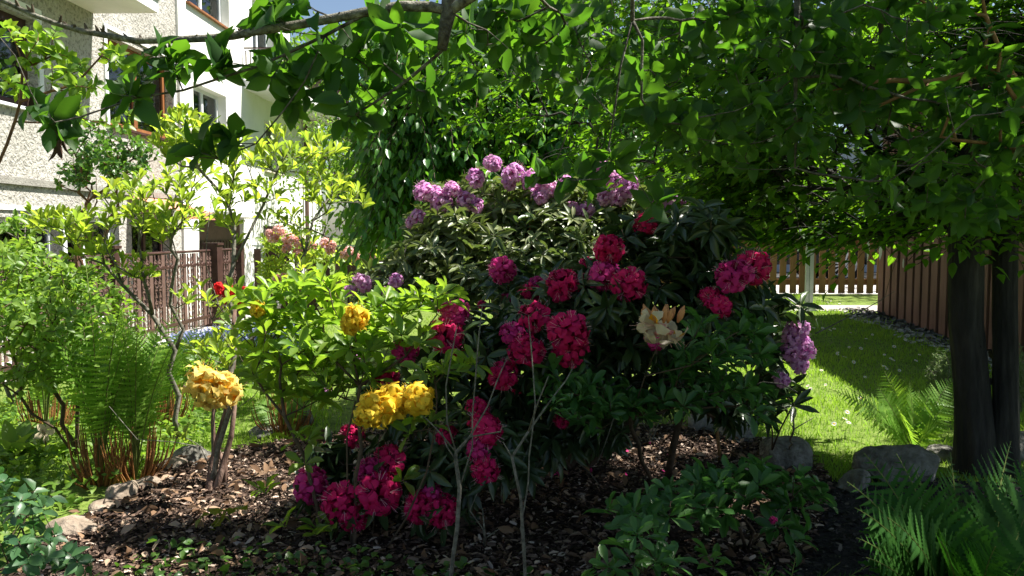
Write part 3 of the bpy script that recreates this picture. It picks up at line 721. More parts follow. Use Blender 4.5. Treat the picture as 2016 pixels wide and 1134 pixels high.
root = empty('board_fence', (-3.6, 15.0, -.4), 'dark brown fence of spaced upright boards closing off the terrace behind the salmon azalea', 'fence')
m = MB(); m.box(-5.3, -1.8, 15.05, 15.09, .68, .76); m.box(-5.3, -1.8, 15.05, 15.09, -.1, -.02); m.box(-5.3, -1.8, 15.0, 15.06, .905, .93); m.build('rail', M['galv'], root)
x = -5.2; k = 0
while x < -1.9:
    m = MB(); wd = .09 if k % 3 else .06; m.box(x-wd, x+wd, 15.0, 15.045, -.4, .9 if k % 3 else .86); m.build('board', M['darkbrown'] if k % 3 else M['rustbrown'], root); x += .26; k += 1
m = MB()
for q in range(14): m.box(-5.1+q*.24, -5.09+q*.24, 15.1, 15.11, -.4, .86)
m.build('wire_panel', M['galv'], root)

# ------------------------------------------------------------------ stones
def stone(p, sx, sy, sz, mat, label, seed, block=0.0, name='stone'):
    rs = np.random.RandomState(seed); import bmesh
    bm = bmesh.new(); bmesh.ops.create_icosphere(bm, subdivisions=4, radius=1)
    ph = rs.rand(12)*6.28; cuts = norm(rs.randn(9, 3)); off = .55+.35*rs.rand(9)
    for v in bm.verts:
        c = np.array(v.co)
        if block: c = np.sign(c)*np.abs(c)**(1-block); 
        for q, o_ in zip(cuts, off if block < .5 else off*0+3):
            d = c@q
            if d > o_: c = c-q*(d-o_)*.97
        n_ = .05*math.sin(c[0]*5+ph[0])*math.sin(c[1]*5+ph[1])+.035*math.sin(c[2]*9+ph[2])*math.sin(c[0]*11+ph[3])+.02*math.sin(c[1]*21+ph[4])*math.sin(c[2]*19+ph[5])+.018*math.sin(c[0]*33+ph[6])*math.sin(c[1]*29+ph[7])*math.sin(c[2]*31+ph[8])
        c = c*(1+n_); v.co = (c[0]*sx, c[1]*sy, c[2]*sz)
    me = bpy.data.meshes.new(name); bm.to_mesh(me); bm.free()
    o = link_mesh(name, me, mat); o.location = (p[0], p[1], p[2]+sz*.25); o.scale = (.9, .9, .95); o.rotation_euler = (0, 0, rs.rand()*6 if not block else rs.rand()*.4-.2)
    me.shade_smooth(); tag(o, label, 'stone'); return o
stone(G(245, 990), .085, .08, .08, M['stoneb'], 'small rounded tan stone in front of the brown fern bases', 1)
stone(G(288, 965), .075, .06, .05, M['stoneb'], 'flat pale stone touching the right of the rounded tan one', 2)
stone(G(335, 928), .11, .08, .05, M['stoneb'], 'flat pale stone lying between the fern base and the azalea trunk', 3)
stone(G(378, 912), .13, .12, .075, M['stone'], 'grey-green flat boulder behind the azalea trunk', 4)
stone(G(150, 1050), .13, .10, .055, M['stoneb'], 'buff flat stone at the edge of the bark bed, lower left', 5)
stone(G(205, 1012), .07, .08, .04, M['stoneb'], 'small buff stone between the edging slab and the rounded tan stone', 15)
stone(G(600, 838), .10, .08, .09, M['stone'], 'sunlit whitish stone behind the bed at left of centre', 6)
stone(G(520, 858), .16, .1, .05, M['stone'], 'low grey stone beside the whitish one at the back of the bed', 16)
stone(G(1548, 925), .125, .11, .12, M['stone'], 'squared granite block with a flat sunlit top beside the lawn', 7, .55)
stone(G(1772, 945), .22, .18, .125, M['stone'], 'largest dark granite boulder between the block and the tree trunks', 8, .3)
stone(G(1682, 962), .13, .1, .07, M['stone'], 'low grey-blue boulder just in front of the largest one', 9)
stone(G(1395, 848), .13, .1, .09, M['concrete'], 'grey weathered block in shade behind the cream azalea', 10, .5)
stone(G(1450, 868), .1, .1, .09, M['concrete'], 'narrow grey block beside the weathered one behind the cream azalea', 12, .5)
stone(G(2005, 905), .12, .2, .12, M['stone'], 'pale granite stone at the right edge behind the trunks', 11)
stone(G(1858, 908), .12, .1, .07, M['stone'], 'mossy small stone at the left foot of the tree trunks', 13)

# ================================================================== FLOWERS
def flower_tpl(kind, rs):
    """open five-petalled flower facing +Z, radius about 1; returns verts, faces, mat index"""
    v = []; f = []; mi = []
    rows = {'rhodo': [(.08, -.9, .07), (.26, -.25, .20), (.60, .10, .33), (.88, .14, .37), (1.08, .05, .26), (1.17, -.05, .07)],
            'azalea': [(.06, -1.1, .05), (.12, -.45, .11), (.42, .05, .25), (.76, .17, .36), (1.05, .12, .31), (1.27, -.08, .07)]}[kind]
    for k in range(5):
        a0 = 2*math.pi*k/5+rs.randn()*.06; b = len(v); curl = rs.rand()*.3-.1
        for i, (r, z, hw) in enumerate(rows):
            for j in (-1, 0, 1):
                a = a0; x = r*(1-.06*abs(j)); y = j*hw
                zz = z+(.10*abs(j) if i < 3 else -.05*abs(j))+(rs.randn()*.09 if i >= 2 else 0)-curl*max(0, r-.7)
                v.append((x*math.cos(a)-y*math.sin(a), x*math.sin(a)+y*math.cos(a), zz))
        for i in range(len(rows)-1):
            for j in range(2):
                q = b+3*i+j; f.append((q, q+1, q+4, q+3)); mi.append(3 if i == 0 or (i == 1 and kind == 'rhodo' and k < 2) else 1 if (k == 0 and i in (1, 2) and kind == 'azalea') else 0)
    for k in range(5):
        a = 2*math.pi*k/5+.6+rs.randn()*.3; b = len(v); l_ = 1.05+rs.rand()*.3; r_ = .28+.1*rs.rand()
        for s_ in (0, .5, 1):
            for e in (-.012, .012): v.append((r_*s_*math.cos(a)-e*math.sin(a), r_*s_*math.sin(a)+e*math.cos(a), -.4+s_*l_))
        f.append((b, b+1, b+3, b+2)); mi.append(2); f.append((b+2, b+3, b+5, b+4)); mi.append(2)
    return np.array(v), f, mi
def truss_mesh(name, kind, n, fr, rad, mats, seed, dome=(-.35, 1.0), face='out', loose=0.0, jit=.1):
    rs = np.random.RandomState(seed); V = []; Fc = []; MI = []; T = []; off = 0
    for k in range(n):
        cz = dome[0]+(dome[1]-dome[0])*(k+.5)/n; a = k*2.39996+rs.randn()*.15; sn = math.sqrt(max(0, 1-cz*cz))
        d = np.array([sn*math.cos(a), sn*math.sin(a), cz]); d = d+rs.randn(3)*jit; rad_k = rad*(.65+.75*rs.rand())
        if face == 'down': d[2] -= .25
        d /= np.linalg.norm(d)
        o1 = np.cross(d, [.31, .2, .93]); o1 /= np.linalg.norm(o1); o2 = np.cross(d, o1); r0 = rs.rand()*6.28
        e1 = o1*math.cos(r0)+o2*math.sin(r0); e2 = np.cross(d, e1)
        tv, tf, ti = flower_tpl(kind, rs); s_ = fr*(.85+.3*rs.rand())
        W = d*rad_k+s_*(tv[:, :1]*e1+tv[:, 1:2]*e2+tv[:, 2:]*d)
        V.append(W); Fc += [tuple(q+off for q in f) for f in tf]; MI += ti; T += [rs.rand()]*len(tv); off += len(tv)
    V = np.concatenate(V); me = bpy.data.meshes.new(name); me.from_pydata(V.tolist(), [], Fc)
    me.polygons.foreach_set('material_index', np.array(MI, dtype=np.int32)); me.update()
    at = me.attributes.new('tint', 'FLOAT', 'POINT'); at.data.foreach_set('value', np.array(T, dtype=np.float32))
    for m_ in mats: me.materials.append(m_)
    me.shade_smooth(); return me
def variants(name, kind, n, fr, rad, mats, k=4, **kw): return [truss_mesh(name, kind, n, fr, rad, mats, 50+i, **kw) for i in range(k)]
PT['throat'] = mat_petal('dark_throat', (0.16, 0.0, 0.03), (0.28, 0.004, 0.07), 0.2); PT['throatl'] = mat_petal('lilac_throat', (0.42, 0.08, 0.32), (0.55, 0.14, 0.42), 0.2); PT['stamen'] = mat_petal('stamen', (0.75, 0.35, 0.42), (0.85, 0.55, 0.6), 0.2)
MG = variants('flower_cluster', 'rhodo', 18, .029, .037, [PT['magenta'], PT['magenta'], PT['stamen'], PT['throat']], 6, jit=.3)
MP = variants('flower_cluster', 'rhodo', 20, .027, .037, [PT['magentap'], PT['magentap'], PT['stamen'], PT['throat']], 2, jit=.2)
LI = variants('flower_cluster', 'rhodo', 12, .034, .040, [PT['lilac'], PT['lilac'], PT['white'], PT['throatl']], 5, dome=(-.3, 1), jit=.4)
YE = variants('flower_cluster', 'azalea', 11, .052, .034, [PT['yellow'], PT['gold'], PT['yellow'], PT['gold']], 3, dome=(-.6, .95), jit=.25)
PA = variants('flower_cluster', 'azalea', 9, .052, .038, [PT['pale'], PT['gold'], PT['pale'], PT['gold']], 2, dome=(-.7, .8), jit=.25)
SA = variants('flower_cluster', 'azalea', 12, .034, .045, [PT['salmon'], PT['gold'], PT['white'], PT['salmon']], 3, dome=(-.4, 1))
RE = variants('flower_cluster', 'azalea', 12, .036, .04, [PT['red'], PT['red'], PT['red'], PT['throat']], 2)
def truss(parent, p, scale, meshes, rs, label=None, lean=None):
    o = bpy.data.objects.new('flower_cluster', meshes[rs.randint(len(meshes))]); COL.objects.link(o); o.parent = parent
    o.location = Vector(p)-wloc(parent); o.scale = (scale, scale*(.9+.2*rs.rand()), scale*(.9+.15*rs.rand()))
    d = Vector(lean) if lean else Vector((rs.randn()*.35-.1, -.55+rs.randn()*.2, .8)); q = d.to_track_quat('Z', 'Y').to_euler()
    o.rotation_euler = (q.x, q.y, q.z)
    if label: o['label'] = label
    return o

# ================================================================== SHRUBS
def thin(t, md):
    keep = []
    for q in t:
        if not keep or np.min(np.linalg.norm(np.array(keep)-q, axis=1)) > md: keep.append(q)
    return np.array(keep)
def shrub(name, label, cat, base, paths, blobs, leafm, leafkw, tips_extra=None, barkm=None, seed=1, growkw=None, tpl='obovate', wr=.36, world_tips=None, spray=None, wavy=.015, openkeep=None, group=None, leafname='foliage', stemname='branches', space=.04):
    rs = np.random.RandomState(seed)
    root = empty(name, base, label, cat, group)
    tips = blob(blobs, rs) if blobs else np.zeros((0, 3))
    if len(tips) and space: tips = thin(tips, space)
    if world_tips is not None: tips = np.concatenate([tips, world_tips]) if len(tips) else np.array(world_tips)
    if openkeep is not None: tips = tips[keep_open(tips, openkeep, rs)]
    if tips_extra is not None: tips = np.concatenate([tips, np.array(tips_extra)]) 
    gt = np.array([terrain(t[0], t[1]) for t in tips]); tips[:, 2] = np.maximum(tips[:, 2], gt+.03)
    mb, dirs = grow(paths, tips, rs=rs, **(growkw or {}))
    if spray is not None: a = sprays(tips, dirs, rs=rs, mb=mb, **spray)
    else: a = whorls(tips, dirs, rs=rs, **leafkw)
    if openkeep is not None:
        ok = keep_open(a[0], openkeep, rs, .9); a = [q[ok] for q in a]
    mb.build(stemname, barkm or M['twig'], root, smooth_=True)
    leaf_object(leafname, leafm, root, a[0], a[1], a[2], a[3], wr, tpl, seed, wavy=wavy)
    return root
def pl(*a): return [P(*q) for q in a]
nrs = np.random.RandomState

# --- magenta rhododendron
b = G(1120, 935)
mt = [(990,533,30,3.25),(1042,580,22,3.2),(1200,492,32,3.0),(1272,442,25,3.1),(1190,545,34,2.95),(1103,562,32,3.0),(1237,560,36,2.9),(1150,557,20,3.1),(895,618,31,3.0),(873,660,34,2.95),(903,684,20,3.05),(1048,625,32,2.9),(1012,665,32,2.85),(1120,652,40,2.75),(1035,692,35,2.8),(990,740,29,2.85),(793,692,27,2.9),(765,745,24,3.0),(940,805,22,2.9),(958,845,35,2.75),(947,882,27,2.75),(958,925,27,2.75),(690,858,24,2.95),(648,882,14,3.1),(612,958,37,2.75),(678,988,40,2.7),(742,972,42,2.7),(765,908,36,2.8),(728,935,34,2.75),(828,1000,34,2.7),(872,1008,34,2.7),(1105,828,17,3.1),(1440,545,36,2.75),(1478,528,33,2.8),(1418,602,27,2.8),(1396,588,22,2.85),(1290,672,22,2.85),(1370,470,26,3.2),(1345,450,18,3.25),(1125,690,32,2.8),(1000,590,16,3.3),(1020,765,12,3.0),(1335,480,18,3.2),(880,860,22,2.85),(850,975,24,2.75),(695,1020,28,2.7),(1155,520,14,3.2),(950,600,10,3.3),(1055,560,18,3.25)]
tipsx = [tuple(P(x, y+r*.5, Y+.05)) for x, y, r, Y in mt]
bl = [(1190,600,3.1,110,80,.35,85),(1350,560,3.1,120,90,.3,95),(1440,600,2.95,70,70,.25,50),(1290,470,3.2,110,40,.25,50),(1390,450,3.0,80,50,.2,38),(1060,640,3.1,110,90,.3,75),(930,680,3.1,90,70,.3,50),(960,840,3.0,70,90,.25,50),(800,780,3.1,90,80,.25,45),(760,940,3.05,110,80,.15,55),(860,990,3.02,80,60,.12,30),(1110,700,3.1,110,70,.3,60),(1290,680,3.2,130,50,.3,60),(1350,760,3.35,110,40,.25,40),(1440,800,3.4,60,35,.2,26),(1230,770,3.4,100,35,.2,30),(640,920,3.08,60,60,.12,22),(1030,560,3.35,80,50,.2,28),(1130,790,3.2,120,60,.25,44),(1060,850,3.2,90,50,.2,30),(1000,920,3.1,60,50,.15,20),(1190,850,3.3,70,30,.15,12),(870,900,2.95,80,60,.2,30)]
root = shrub('rhododendron', 'large dark-leaved rhododendron covered in magenta flower heads in the middle of the bed', 'rhododendron', b,
   [pl((1120,935,3.75),(1135,880,3.7),(1160,820,3.6),(1150,740,3.45),(1110,640,3.3)), pl((1120,935,3.75),(1100,860,3.5),(1020,800,3.3),(900,740,3.2)),
    [P(1120,935,3.75),G(1150,935),P(1210,860,3.6),P(1290,790,3.5),P(1370,690,3.3)], [P(1120,935,3.75),P(1060,900,3.4),P(960,930,3.1),P(820,960,2.95)]],
   bl, L['rhodo'], dict(n=(6, 9), size=.105, spread=(55, 100), uplift=.5, droop=.22), tips_extra=tipsx, barkm=M['bark'], seed=11,
   growkw=dict(rtip=.0022, power=.40, rmax=.03, seg=.09, wob=.015), tpl='lance', wr=.30, wavy=.012)
rs = nrs(5)
for i, (x, y, r, Y) in enumerate(mt):
    if y > 840 and x < 900: Y += .12
    s_ = r*Y/F/.051
    truss(root, P(x, y, Y-.06), s_, MG if (i % 4 and i not in (4, 36)) else MP, rs)
for path, r0 in (([P(1118,935,3.75), P(1125,880,3.72), P(1150,820,3.65), P(1160,750,3.5)], .022), ([P(1105,932,3.75), P(1080,880,3.6), P(1030,830,3.45)], .016), ([G(1312,945), P(1325,880,3.45), P(1345,800,3.4), P(1350,740,3.3)], .014), ([P(1135,930,3.78), P(1190,860,3.7), P(1230,800,3.6), P(1280,740,3.4)], .017)):
    mb = MB(); n_ = len(path); mb.tube([Vector(path[0])-Vector((0, 0, .04))]+path[1:], [r0*(1.3-.6*i/(n_-1)) for i in range(n_)], 10); mb.build('trunk', M['bark'], root, smooth_=True)
# bare inner twigs below the crown
rs2 = nrs(77)
for i in range(90):
    mb = MB()
    p = P(1180+rs2.randn()*150, 740+rs2.randn()*45, 3.3+rs2.randn()*.2); d = np.array([rs2.randn()*.8, rs2.randn()*.3, rs2.randn()*.35+.1]); pts = [np.array(p)]
    for k in range(5): d = d+rs2.randn(3)*.35; pts.append(pts[-1]+norm(d)*.07)
    mb.tube(pts, [.0035, .003, .0026, .002, .0016, .001], 4)
    mb.build('bare_twig', M['twiggrey'], root)

# --- lilac rhododendron behind
lt = [(838,378,20),(868,404,24),(915,398,20),(892,374,16),(822,430,17),(808,440,12),(935,352,18),(968,322,17),(1012,342,20),(1052,356,22),(1080,372,20),(1112,360,16),(1128,412,15),(1153,417,18),(1188,392,16),(1207,352,18),(1238,362,18),(1192,330,14),(1325,405,22),(1290,392,14),(1232,378,15),(1050,490,9),(715,558,20),(780,553,15),(1165,345,14),(938,405,15),(1215,390,18),(860,385,18),(1065,385,18),(1000,360,15),(760,575,10),(640,768,16),(700,700,12),(690,572,12)]
bl = [(900,440,4.9,90,45,.4,110),(1040,420,5.0,110,50,.4,140),(1160,440,4.9,110,50,.4,140),(1270,430,4.9,90,40,.3,70),(860,510,4.7,110,50,.4,120),(1000,500,4.7,110,60,.4,150),(1130,500,4.8,90,60,.4,110),(780,560,4.6,80,50,.3,70),(930,560,4.6,90,50,.3,90),(1290,390,4.9,60,30,.2,26),(1200,520,4.9,100,50,.3,60),(960,370,5.0,120,25,.2,40),(1150,380,5.0,100,30,.2,40)]
b = Vector((-.1, 5.1, terrain(-.1, 5.1)))
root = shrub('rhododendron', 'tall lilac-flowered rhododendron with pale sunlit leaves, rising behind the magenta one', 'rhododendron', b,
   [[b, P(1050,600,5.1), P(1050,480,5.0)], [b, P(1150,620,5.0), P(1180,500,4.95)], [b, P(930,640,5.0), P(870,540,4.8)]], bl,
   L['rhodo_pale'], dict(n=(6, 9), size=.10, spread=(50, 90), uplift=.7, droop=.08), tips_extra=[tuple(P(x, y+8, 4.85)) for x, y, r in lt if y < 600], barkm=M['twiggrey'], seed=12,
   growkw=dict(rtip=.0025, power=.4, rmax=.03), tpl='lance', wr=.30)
rs = nrs(6)
for x, y, r in lt:
    Y = (4.75 if y < 500 else 4.2) if y < 600 else 3.4
    truss(root, P(x, y, Y), r*Y/F/.053, LI, rs)
# upright buds
for i in range(60):
    mb = MB(); p = P(900+rs.rand()*420, 420+rs.rand()*150, 4.75); mb.tube([p, p+Vector((rs.randn()*.006, 0, .04)), p+Vector((rs.randn()*.01, 0, .065))], [.003, .0065, .0015], 5)
    mb.build('flower_bud', PT['bud'] if i % 3 else L['azalea_lime'], root)

# --- lilac rhododendron at the lawn edge
b = G(1520, 885)
root = shrub('rhododendron', 'slender rhododendron with a column of lilac flowers and long leaves beside the lawn', 'rhododendron', b,
   [pl((1520,885,3.75),(1510,800,3.7),(1530,720,3.6),(1560,630,3.5)), pl((1520,885,3.75),(1560,800,3.6),(1590,740,3.5))],
   [(1570,600,3.4,50,20,.1,5),(1510,600,3.4,40,30,.1,7),(1500,690,3.5,50,60,.15,24),(1520,780,3.6,50,50,.15,18)], L['rhodo'],
   dict(n=(6, 8), size=.11, spread=(50, 85), uplift=.5, droop=.1), tips_extra=[tuple(P(x, y, 3.55)) for x, y in ((1555,650),(1560,700),(1535,745))],
   barkm=M['twig'], seed=13, tpl='lance', wr=.28)
rs = nrs(8)
for x, y, r in ((1570,648,22),(1578,685,22),(1574,718,20),(1556,690,20),(1540,748,17),(1558,665,20)): truss(root, P(x, y, 3.38), r*3.4/F/.052, LI, rs)

# --- tall leggy lime azaleas at left
b = G(415, 978)
root = shrub('azalea', 'tall open azalea with lime-green leaf tufts and pale yellow flowers, rising from sunlit bark', 'azalea', b,
   [pl((415,978,3.44),(418,900,3.45),(425,800,3.45),(420,740,3.5)), pl((405,975,3.44),(430,880,3.42),(455,800,3.45),(462,700,3.5),(460,520,3.55),(462,440,3.6),(445,390,3.6),(390,330,3.6)),
    pl((460,520,3.55),(490,460,3.6),(520,400,3.65),(545,340,3.7)), pl((460,640,3.5),(430,600,3.5),(405,520,3.45),(415,400,3.5)),
    pl((430,960,3.42),(395,880,3.4),(340,870,3.35),(270,865,3.3),(215,800,3.3)), pl((440,945,3.45),(445,820,3.5),(500,780,3.5),(560,700,3.5)), pl((462,700,3.5),(540,620,3.6),(600,500,3.8),(640,400,3.9))],
   [(380,260,3.6,85,40,.2,74),(330,285,3.6,50,30,.2,24),(450,300,3.6,70,45,.2,40),(560,300,3.75,60,45,.2,36),(640,290,3.9,40,35,.2,18),(640,380,3.9,50,50,.2,30),(480,380,3.6,70,40,.2,24),(700,395,4.0,35,25,.2,10),(560,440,3.8,50,35,.2,14),(450,450,3.6,40,50,.15,10),(430,580,3.4,40,30,.15,6),(590,500,3.8,50,30,.2,10),(420,690,3.4,60,40,.15,12),(330,860,3.3,60,12,.1,3)],
   L['azalea_lime'], dict(n=(5, 7), size=.066, spread=(18, 55), uplift=1.3), barkm=M['twiggrey'], space=.048, seed=14, growkw=dict(rtip=.0019, power=.42, rmax=.02, seg=.11, wob=.016, bias=.35), wr=.34)
rs = nrs(9)
for x, y, r in ((397,748,42),(440,768,44),(412,778,36)): truss(root, P(x, y, 3.2), r*3.2/F/.078, PA, rs, 'drooping pale yellow flower cluster', (rs.randn()*.4, -.7, .3))
b = G(352, 868)
root = shrub('azalea', 'spreading bare-stemmed azalea with lime-green leaves, leaning left before the ornamental fence', 'azalea', b,
   [pl((352,868,4.3),(345,690,4.25),(300,620,4.2),(240,560,4.2),(205,520,4.15),(150,500,4.1)), pl((345,690,4.25),(335,600,4.25),(350,510,4.2),(330,440,4.2)), pl((240,560,4.2),(215,480,4.2),(240,420,4.2))],
   [(250,400,4.15,65,45,.2,56),(330,430,4.2,60,40,.2,38),(150,450,4.1,80,35,.2,56),(170,490,4.1,60,25,.2,28),(370,360,4.2,60,45,.2,34),(300,450,4.2,60,30,.2,32),(270,530,4.2,50,20,.15,16),(90,430,4.1,50,20,.2,10),(400,430,4.2,40,40,.2,10),(360,590,4.2,30,20,.1,5),(310,360,4.2,50,30,.2,12)],
   L['azalea_lime'], dict(n=(5, 7), size=.072, spread=(18, 55), uplift=1.3), barkm=M['twiggrey'], space=.055, seed=15, growkw=dict(rtip=.0024, power=.42, rmax=.025, seg=.12, wob=.02, bias=.35), wr=.36)

ra = [o for o in bpy.data.objects if str(o.get('label', '')).startswith('tall open azalea')][0]
for path, r0 in (([G(410, 980), P(418,920,3.45), P(432,860,3.45), P(452,790,3.48), P(460,700,3.5), P(461,600,3.53)], .017), ([G(418, 976), P(438,920,3.42), P(455,860,3.42), P(462,800,3.44), P(440,740,3.5)], .013), ([G(425, 968), P(421,890,3.5), P(419,830,3.5), P(424,760,3.5)], .011), ([G(438, 960), P(443,920,3.46), P(430,885,3.46)], .013)):
    mb = MB(); n_ = len(path); mb.tube([Vector(path[0])-Vector((0, 0, .03))]+path[1:], [r0*(1.25-.65*i/(n_-1)) for i in range(n_)], 10); mb.build('trunk', M['stemred2'], ra, smooth_=True)
# --- yellow azalea in front
b = G(695, 1112)
root = shrub('azalea', 'many-stemmed azalea with bright green leaves and deep yellow flower clusters at the front', 'azalea', b,
   [pl((695,1112,2.72),(700,1000,2.73),(712,880,2.75),(708,760,2.8),(690,680,2.8)), pl((685,1108,2.72),(684,950,2.75),(683,860,2.78),(700,790,2.8)),
    pl((725,1085,2.80),(742,980,2.78),(745,870,2.75),(760,800,2.75)), pl((735,1100,2.75),(800,1020,2.65),(840,930,2.6),(858,840,2.6),(860,780,2.6)),
    pl((645,1090,2.75),(625,1000,2.75),(600,900,2.75),(560,820,2.8),(520,770,2.85)), pl((750,1060,2.8),(755,1000,2.8),(770,930,2.8)), pl((708,760,2.8),(640,690,2.85),(560,620,2.9)), pl((708,760,2.8),(800,700,2.8),(860,620,2.8))],
   [(520,590,2.95,60,35,.15,40),(610,570,2.95,70,35,.15,46),(560,640,2.9,70,35,.15,46),(790,600,2.85,80,25,.12,50),(860,580,2.85,40,25,.1,22),(700,690,2.9,90,35,.15,60),(580,700,2.85,80,35,.15,52),(620,770,2.85,80,30,.12,32),(700,630,2.95,60,30,.15,30),(540,740,2.9,60,30,.12,20),(510,690,3.0,50,30,.1,14),(800,660,2.8,60,25,.1,14),(850,730,2.6,50,22,.1,12),(900,720,2.65,40,20,.1,8),(700,740,2.8,70,25,.1,16),(830,830,2.6,35,22,.06,7),(590,860,2.75,30,35,.06,6),(480,640,3.0,40,30,.1,12),(640,620,2.95,60,30,.1,18)],
   L['azalea_yel'], dict(n=(5, 7), size=.082, spread=(45, 82), uplift=.9), tips_extra=[tuple(P(*q)) for q in ((795,942,2.7),(520,962,2.8),(555,1030,2.75),(625,1040,2.72),(648,1028,2.7),(600,910,2.7),(805,850,2.5))],
   barkm=M['twig'], space=.050, seed=16, growkw=dict(rtip=.0017, power=.40, rmax=.013, seg=.1, wob=.008, bias=.3), wr=.38)
rs = nrs(10)
for x, y, r, Y, ln in ((745,805,46,2.45,(-.3,-.8,.2)),(775,790,42,2.5,(.2,-.7,.4)),(725,815,34,2.42,(-.7,-.6,0)),(822,785,42,2.48,(.4,-.7,.3)),(700,625,30,2.7,(.3,-.6,.3)),(690,640,22,2.7,(-.3,-.6,-.1)),(508,608,20,2.85,(-.4,-.6,.2))):
    truss(root, P(x, y, Y), r*Y/F/.078, YE, rs, None, ln)

# --- cream and orange azalea
b = G(1285, 965)
root = shrub('azalea', 'thin azalea with one cream and orange flower head before the magenta rhododendron', 'azalea', b,
   [pl((1285,965,3.54),(1260,900,3.2),(1240,820,2.9),(1270,740,2.7),(1295,680,2.55)), pl((1240,820,2.9),(1180,790,2.8),(1120,750,2.8)), pl((1270,740,2.7),(1360,720,2.6),(1440,660,2.6))],
   [(1130,770,2.75,60,35,.12,36),(1210,790,2.8,60,30,.12,36),(1280,800,2.85,60,25,.12,26),(1350,740,2.8,60,30,.12,18),(1090,760,2.75,35,40,.1,10),(1400,700,2.65,60,40,.12,32),(1450,650,2.65,50,30,.1,10),(1380,640,2.6,30,25,.08,6),(1480,690,2.8,45,50,.1,16),(1420,760,2.8,60,30,.12,28),(1350,790,2.8,50,25,.1,10),(1170,830,2.8,40,20,.1,6),(1500,790,2.9,40,40,.1,12)],
   L['azalea_dk'], dict(n=(5, 7), size=.075, spread=(35, 78), uplift=.9), barkm=M['twig'], space=.042, seed=17, growkw=dict(rtip=.0018, power=.4, rmax=.010, seg=.1, wob=.010), wr=.36)
rs = nrs(20); me = truss_mesh('flower_cluster', 'azalea', 5, .050, .050, [PT['white'], PT['gold'], PT['salmon'], PT['salmon']], 91, dome=(-.8, .0), jit=.15)
o = bpy.data.objects.new('flower_cluster', me); COL.objects.link(o); o.parent = root; o.location = P(1300, 640, 2.45)-wloc(root); o.rotation_euler = (.35, .1, .8); o.scale = (1.35, .95, .85)
o['label'] = 'cream azalea flowers hanging below upright orange buds'
for k in range(12):
    mb = MB(); a = k*2.4; p = P(1300, 634, 2.45)+Vector((.035*math.cos(a)*(.4+.6*(k % 3)/2)*1.7, .03*math.sin(a), .0)); d = Vector((math.cos(a)*.45, math.sin(a)*.35, 1)).normalized(); l_ = .045+.015*rs.rand()
    mb.tube([p, p+d*l_*.35, p+d*l_*.7, p+d*l_], [.003, .010, .0085, .001], 6)
    mb.build('flower_bud', PT['bud'], root, smooth_=True)
for k in range(5):
    mb = MB(); a = k*1.257+.5; p = P(1300, 638, 2.45); d = Vector((math.cos(a)*.8, math.sin(a)*.6-.2, -.5)).normalized()
    mb.tube([p, p+d*.03, p+d*.05], [.003, .004, .007], 6)
    mb.build('flower_tube', PT['salmon'], root, smooth_=True)

# --- dark azalea at the front right
b = G(1470, 1090)
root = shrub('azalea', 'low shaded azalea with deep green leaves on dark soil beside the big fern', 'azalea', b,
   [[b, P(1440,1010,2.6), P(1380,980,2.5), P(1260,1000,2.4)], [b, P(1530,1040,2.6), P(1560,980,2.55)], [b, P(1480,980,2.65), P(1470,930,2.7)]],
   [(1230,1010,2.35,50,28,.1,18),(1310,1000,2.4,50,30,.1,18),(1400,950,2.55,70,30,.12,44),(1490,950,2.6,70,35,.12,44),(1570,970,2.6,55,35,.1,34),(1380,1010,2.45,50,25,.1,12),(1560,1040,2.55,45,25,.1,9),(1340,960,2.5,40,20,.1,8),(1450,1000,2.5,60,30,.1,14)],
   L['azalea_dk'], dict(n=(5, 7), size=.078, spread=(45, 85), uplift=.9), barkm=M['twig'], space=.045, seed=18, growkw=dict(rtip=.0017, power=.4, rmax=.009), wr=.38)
truss(root, P(1521, 1024, 2.45), .25, MP, nrs(3), 'tiny single magenta flower')
b = Vector(P(1280, 1250, 1.9)); b.z = 0
root = shrub('azalea', 'small leafy azalea sprig at the bottom edge, left of the low shaded azalea', 'azalea', b,
   [[b, P(1270, 1130, 1.95), P(1260, 1060, 2.0)]], [(1250,1060,2.0,50,25,.1,10),(1290,1110,1.95,60,25,.1,14),(1180,1115,2.0,40,14,.1,7),(1400,1100,2.1,30,16,.1,5)], L['azalea_dk'],
   dict(n=(5, 7), size=.06, spread=(45, 85), uplift=.9), barkm=M['twig'], seed=19, wr=.38)

# --- bare grey saplings
def sapling(label, paths, seed, rt=.0016, leaves=None):
    root = empty('sapling', paths[0][0], label, 'sapling')
    rs = nrs(seed); tips = []
    for p in paths[1:]: tips.append(p[-1])
    mb, _ = grow(paths, [], rs=rs, seg=.07, wob=.004, rtip=.0022, power=.62, rmax=.0085, sides=7)
    mb.build('stem', M['twiggrey'], root, smooth_=True)
    if leaves:
        t = blob(leaves, rs); a = whorls(t, np.tile([[0, 0, 1.]], (len(t), 1)), n=(2, 4), size=.035, rs=rs); leaf_object('foliage', L['azalea_dk'], root, a[0], a[1], a[2], a[3], .4, 'obovate', seed)
q = P(893, 1134, 2.3); q0 = Vector((q.x-.02, 2.3, 0))
sapling('bare pale grey sapling forking into thin twigs, left of the two at the front', [[q0, P(900,1040,2.3), P(905,960,2.3), P(897,905,2.3), P(898,890,2.3)], pl((898,890,2.3),(925,860,2.3),(960,800,2.35),(1000,700,2.4)), pl((898,890,2.3),(880,830,2.3),(878,760,2.3),(900,640,2.35)), pl((925,860,2.3),(985,850,2.3),(990,838,2.3)), pl((898,890,2.3),(860,845,2.3),(835,820,2.3)), pl((905,960,2.3),(930,880,2.3),(935,760,2.3),(950,600,2.35)), pl((897,905,2.3),(880,880,2.3),(870,850,2.3))], 31)
q = P(1033, 1134, 2.2); q0 = Vector((q.x+.01, 2.2, 0))
